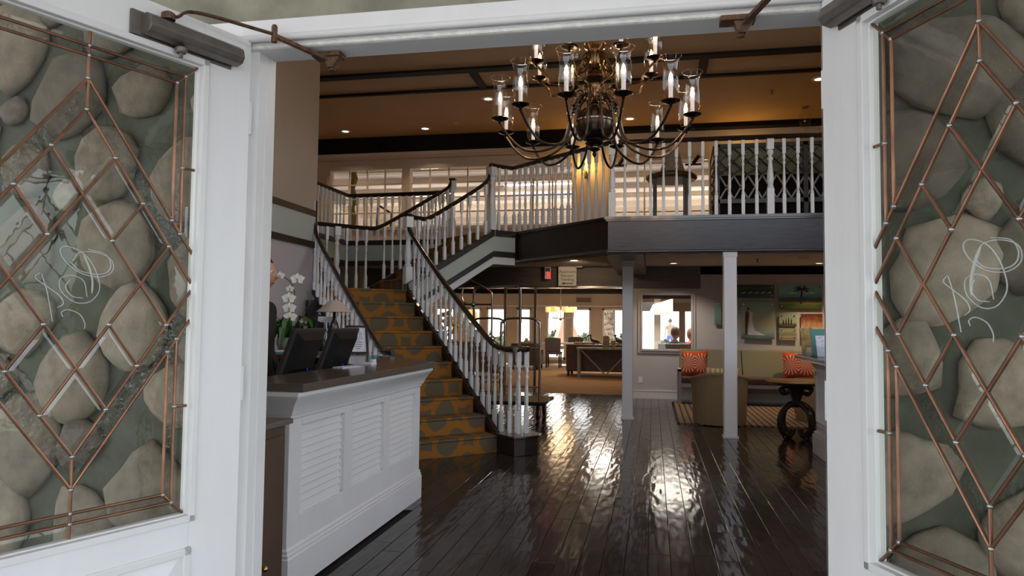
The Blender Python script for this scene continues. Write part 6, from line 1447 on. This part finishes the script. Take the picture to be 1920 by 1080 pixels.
# ---------------------------------------------------------------- people
def person(label, spine, limbs, head, clothes, loc, yaw_, hair, group=None, scale=1):
    """one continuous skinned body; clothes colours go to faces by region; head with features as parts"""
    root = thing('person', label, 'person', (0,0,0), group, False)
    V = []; E = []; Rr = []
    def chain(pts, start=None):
        prev = start
        for p, r in pts:
            V.append(p); Rr.append(r); i = len(V)-1
            if prev is not None: E.append((prev, i))
            prev = i
        return prev
    chain(spine); idx = {k: k for k in range(len(spine))}
    for at, pts in limbs: chain(pts, at)
    me = bpy.data.meshes.new('body'); me.from_pydata(V, E, []); o = bpy.data.objects.new('tmpbody', me); col.objects.link(o)
    sk = o.modifiers.new('skin', 'SKIN'); sk.use_smooth_shade = True; ss = o.modifiers.new('sub', 'SUBSURF'); ss.levels = 2
    if not me.skin_vertices: return root
    for i, r in enumerate(Rr): me.skin_vertices[0].data[i].radius = (r[0], r[1]) if isinstance(r, tuple) else (r, r)
    me.skin_vertices[0].data[0].use_root = True
    dg = bpy.context.evaluated_depsgraph_get(); m2 = bpy.data.meshes.new_from_object(o.evaluated_get(dg)); bpy.data.objects.remove(o)
    m2.name = 'body'; m2.materials.clear()
    names = []
    for p in m2.polygons:
        k = clothes(p.center)
        if k not in names: names.append(k)
        p.material_index = names.index(k)
    for k in names: m2.materials.append(MAT[k])
    b_ = bpy.data.objects.new('body', m2); col.objects.link(b_); b_.parent = root
    hc = Vector(head); hb = MB().ball(tuple(hc), .105, 20, 14, (.74,.92,1.12))
    hb.v = [(x, y+(.018*math.exp(-((x/.018)**2+((z-hc.z+.012)/.03)**2)) if y > hc.y+.05 else 0), z) for x, y, z in hb.v]
    hd = hb.build('head', 'skin', root, smooth=True)
    MB().tube([(hc.x,hc.y+.088,hc.z+.012),(hc.x,hc.y+.112,hc.z-.022),(hc.x,hc.y+.090,hc.z-.034)], [.008,.014,.012], 8).build('nose', 'skin', hd, smooth=True)
    for s in (-1,1):
        MB().ball((hc.x+s*.031,hc.y+.083,hc.z+.012), .011, 8, 6).build('eye', 'petal', hd, smooth=True); MB().ball((hc.x+s*.031,hc.y+.092,hc.z+.012), .0055, 8, 6).build('pupil', 'hair', hd, smooth=True)
        MB().ball((hc.x+s*.078,hc.y-.005,hc.z-.005), .022, 8, 6, (.4,.8,1.2)).build('ear', 'skin', hd, smooth=True)
    MB().ball((hc.x,hc.y+.082,hc.z-.058), .020, 8, 6, (1.1,.4,.35)).build('mouth', 'skin_lip', hd, smooth=True)
    if hair:
        hm = MB().ball((hc.x,hc.y-.014,hc.z+.018), .110, 20, 12, (.80,.94,1.10))
        keep = [i for i, f in enumerate(hm.f) if all((hm.v[j][1] < hc.y+.045 or hm.v[j][2] > hc.z+.075) and hm.v[j][2] > hc.z-.055 for j in f)]
        hm.f = [hm.f[i] for i in keep]; hm.mi = [0]*len(hm.f); hm.build('hair', hair, hd, smooth=True)
    root.location = loc; root.rotation_euler = (0,0,yaw_); root.scale = (scale,)*3; return root

def hand(at, d, s):  # palm and five fingers as short chains
    P = Vector(at); D = Vector(d).normalized(); S = Vector(s); out = []
    return P, D, S
def arm_chain(sh, el, wr, out):
    sh, el, wr = Vector(sh), Vector(el), Vector(wr); d = (wr-el).normalized(); palm = wr+d*.07
    return [(tuple(sh), .052), (tuple(sh.lerp(el,.5)), .044), (tuple(el), .038), (tuple(el.lerp(wr,.6)), .032), (tuple(wr), .025), (tuple(palm), (.036,.018))]
def fingers(limbs, base_idx, palm, d, side):
    d = Vector(d).normalized(); s = Vector(side).normalized()
    for k, (o, L) in enumerate(((-.026,.062),(-.009,.074),(.009,.070),(.026,.055))):
        b = Vector(palm)+s*o; limbs.append((base_idx, [(tuple(b+d*.02), .0085), (tuple(b+d*(.02+L*.5)), .008), (tuple(b+d*(.02+L)+Vector((0,.012,0))), .0065)]))
    b = Vector(palm)-d*.035+s*-.034; limbs.append((base_idx, [(tuple(b), .010), (tuple(b+d*.03+s*-.016), .009), (tuple(b+d*.058+s*-.020), .0075)]))
def standing(label, shirt, pants, loc, yaw_, hair, scale=1, group=None):
    sp_ = [((0,0,.95),(.15,.10)),((0,0,1.10),(.135,.095)),((0,0,1.27),(.16,.105)),((0,0,1.40),(.15,.09)),((0,.0,1.475),(.062,.06)),((0,.012,1.53),(.052,.052))]
    lim = []; n = len(sp_)
    def add(at, pts): 
        nonlocal n
        lim.append((at, pts)); n += len(pts); return n-1
    for s in (-1,1):
        add(0, [((s*.095,0,.88),(.088,.095)),((s*.105,.01,.70),.075),((s*.105,.015,.49),.055),((s*.105,0,.30),.052),((s*.105,-.01,.10),.036),((s*.11,.02,.045),(.040,.035)),((s*.12,.14,.03),(.042,.026))])
        e = add(3, [((s*.17,0,1.405),.058)]+arm_chain((s*.205,0,1.36),(s*.25,-.02,1.10),(s*.235,.10,.88),None))
        p = (s*.231,.135,.82); f = []; fingers(f, e, p, (-.02*s,.25,-1), (0,1,0) if s > 0 else (0,1,0))
        for at, pts in f: add(at, pts)
    def cl(c):
        if abs(c.x) > .18 and c.z < .93: return 'skin'
        if c.z < .07: return 'black_plastic'
        if c.z < .97: return pants
        if c.z < 1.47: return shirt
        return 'skin'
    return person(label, sp_, lim, (0,.03,1.635), cl, loc, yaw_, hair, group, scale)
def seated(label, shirt, pants, loc, yaw_, hair, scale=1, group=None):
    sp_ = [((0,0,.52),(.155,.12)),((0,.02,.68),(.14,.10)),((0,.03,.86),(.165,.11)),((0,.02,.99),(.15,.09)),((0,.03,1.065),(.062,.06)),((0,.045,1.12),(.052,.052))]
    lim = []; n = len(sp_)
    def add(at, pts):
        nonlocal n
        lim.append((at, pts)); n += len(pts); return n-1
    for s in (-1,1):
        add(0, [((s*.09,.08,.51),(.09,.085)),((s*.11,.28,.52),.075),((s*.12,.46,.51),.056),((s*.12,.46,.30),.050),((s*.12,.45,.10),.036),((s*.12,.47,.045),(.04,.035)),((s*.13,.58,.03),(.042,.026))])
        e = add(3, [((s*.175,.02,.995),.058)]+arm_chain((s*.21,.03,.95),(s*.25,.06,.70),(s*.16,.30,.62),None))
        p = (s*.14,.37,.60); f = []; fingers(f, e, p, (-s*.3,1,-.1), (1,.3,0))
        for at, pts in f: add(at, pts)
    def cl(c):
        if c.z < .075: return 'black_plastic'
        if abs(c.x) < .2 and c.y > .26 and c.z > .585: return 'skin'
        if c.z < .60 and (c.y > -.2): return pants
        if c.z < 1.06: return shirt
        return 'skin'
    return person(label, sp_, lim, (0,.06,1.225), cl, loc, yaw_, hair, group, scale)
standing('person in a dark suit standing behind the counter, mostly hidden by the left jamb', 'suit_black', 'suit_black', (-2.72, 4.55, 0), math.radians(-85), 'hair', 1.02)
standing('person in a pale shirt and blue jeans standing out on the sunny terrace, back turned', 'shirt_pale', 'jeans', (.75, 32, 0), .3, 'hair_grey', .95)
seated('seated person in a green shirt, head turned away, nearest inside the square window', 'shirt_green', 'jeans', (.42, 14.62, -.03), -.5, 'hair_brown', 1.0)
seated('seated person in a red top beside the person in green behind the square window', 'shirt_red', 'jeans', (.80, 15.05, -.03), .6, 'hair_brown', .98)
bn = thing('sunroom_bench', 'brown high backed bench behind the square window', 'bench', (.55,14.3,0)); MB().box(.10,14.10,.0,1.25,14.18,1.0).build('back', 'brown_leather', bn, bevel=.015); MB().box(.10,14.18,0,1.25,14.75,.37).build('seat', 'brown_leather', bn, bevel=.02)
ttb = thing('terrace_table', 'small dark patio table outside the sunroom', 'table', (.25,18.4,0)); MB().lathe([(0,.70),(.40,.70),(.40,.73),(0,.73)], 24, (.25,18.4,0)).build('tabletop', 'black_plastic', ttb); MB().lathe([(.25,0),(.25,.02),(.04,.05),(.04,.70)], 12, (.25,18.4,0)).build('pedestal', 'black_plastic', ttb)
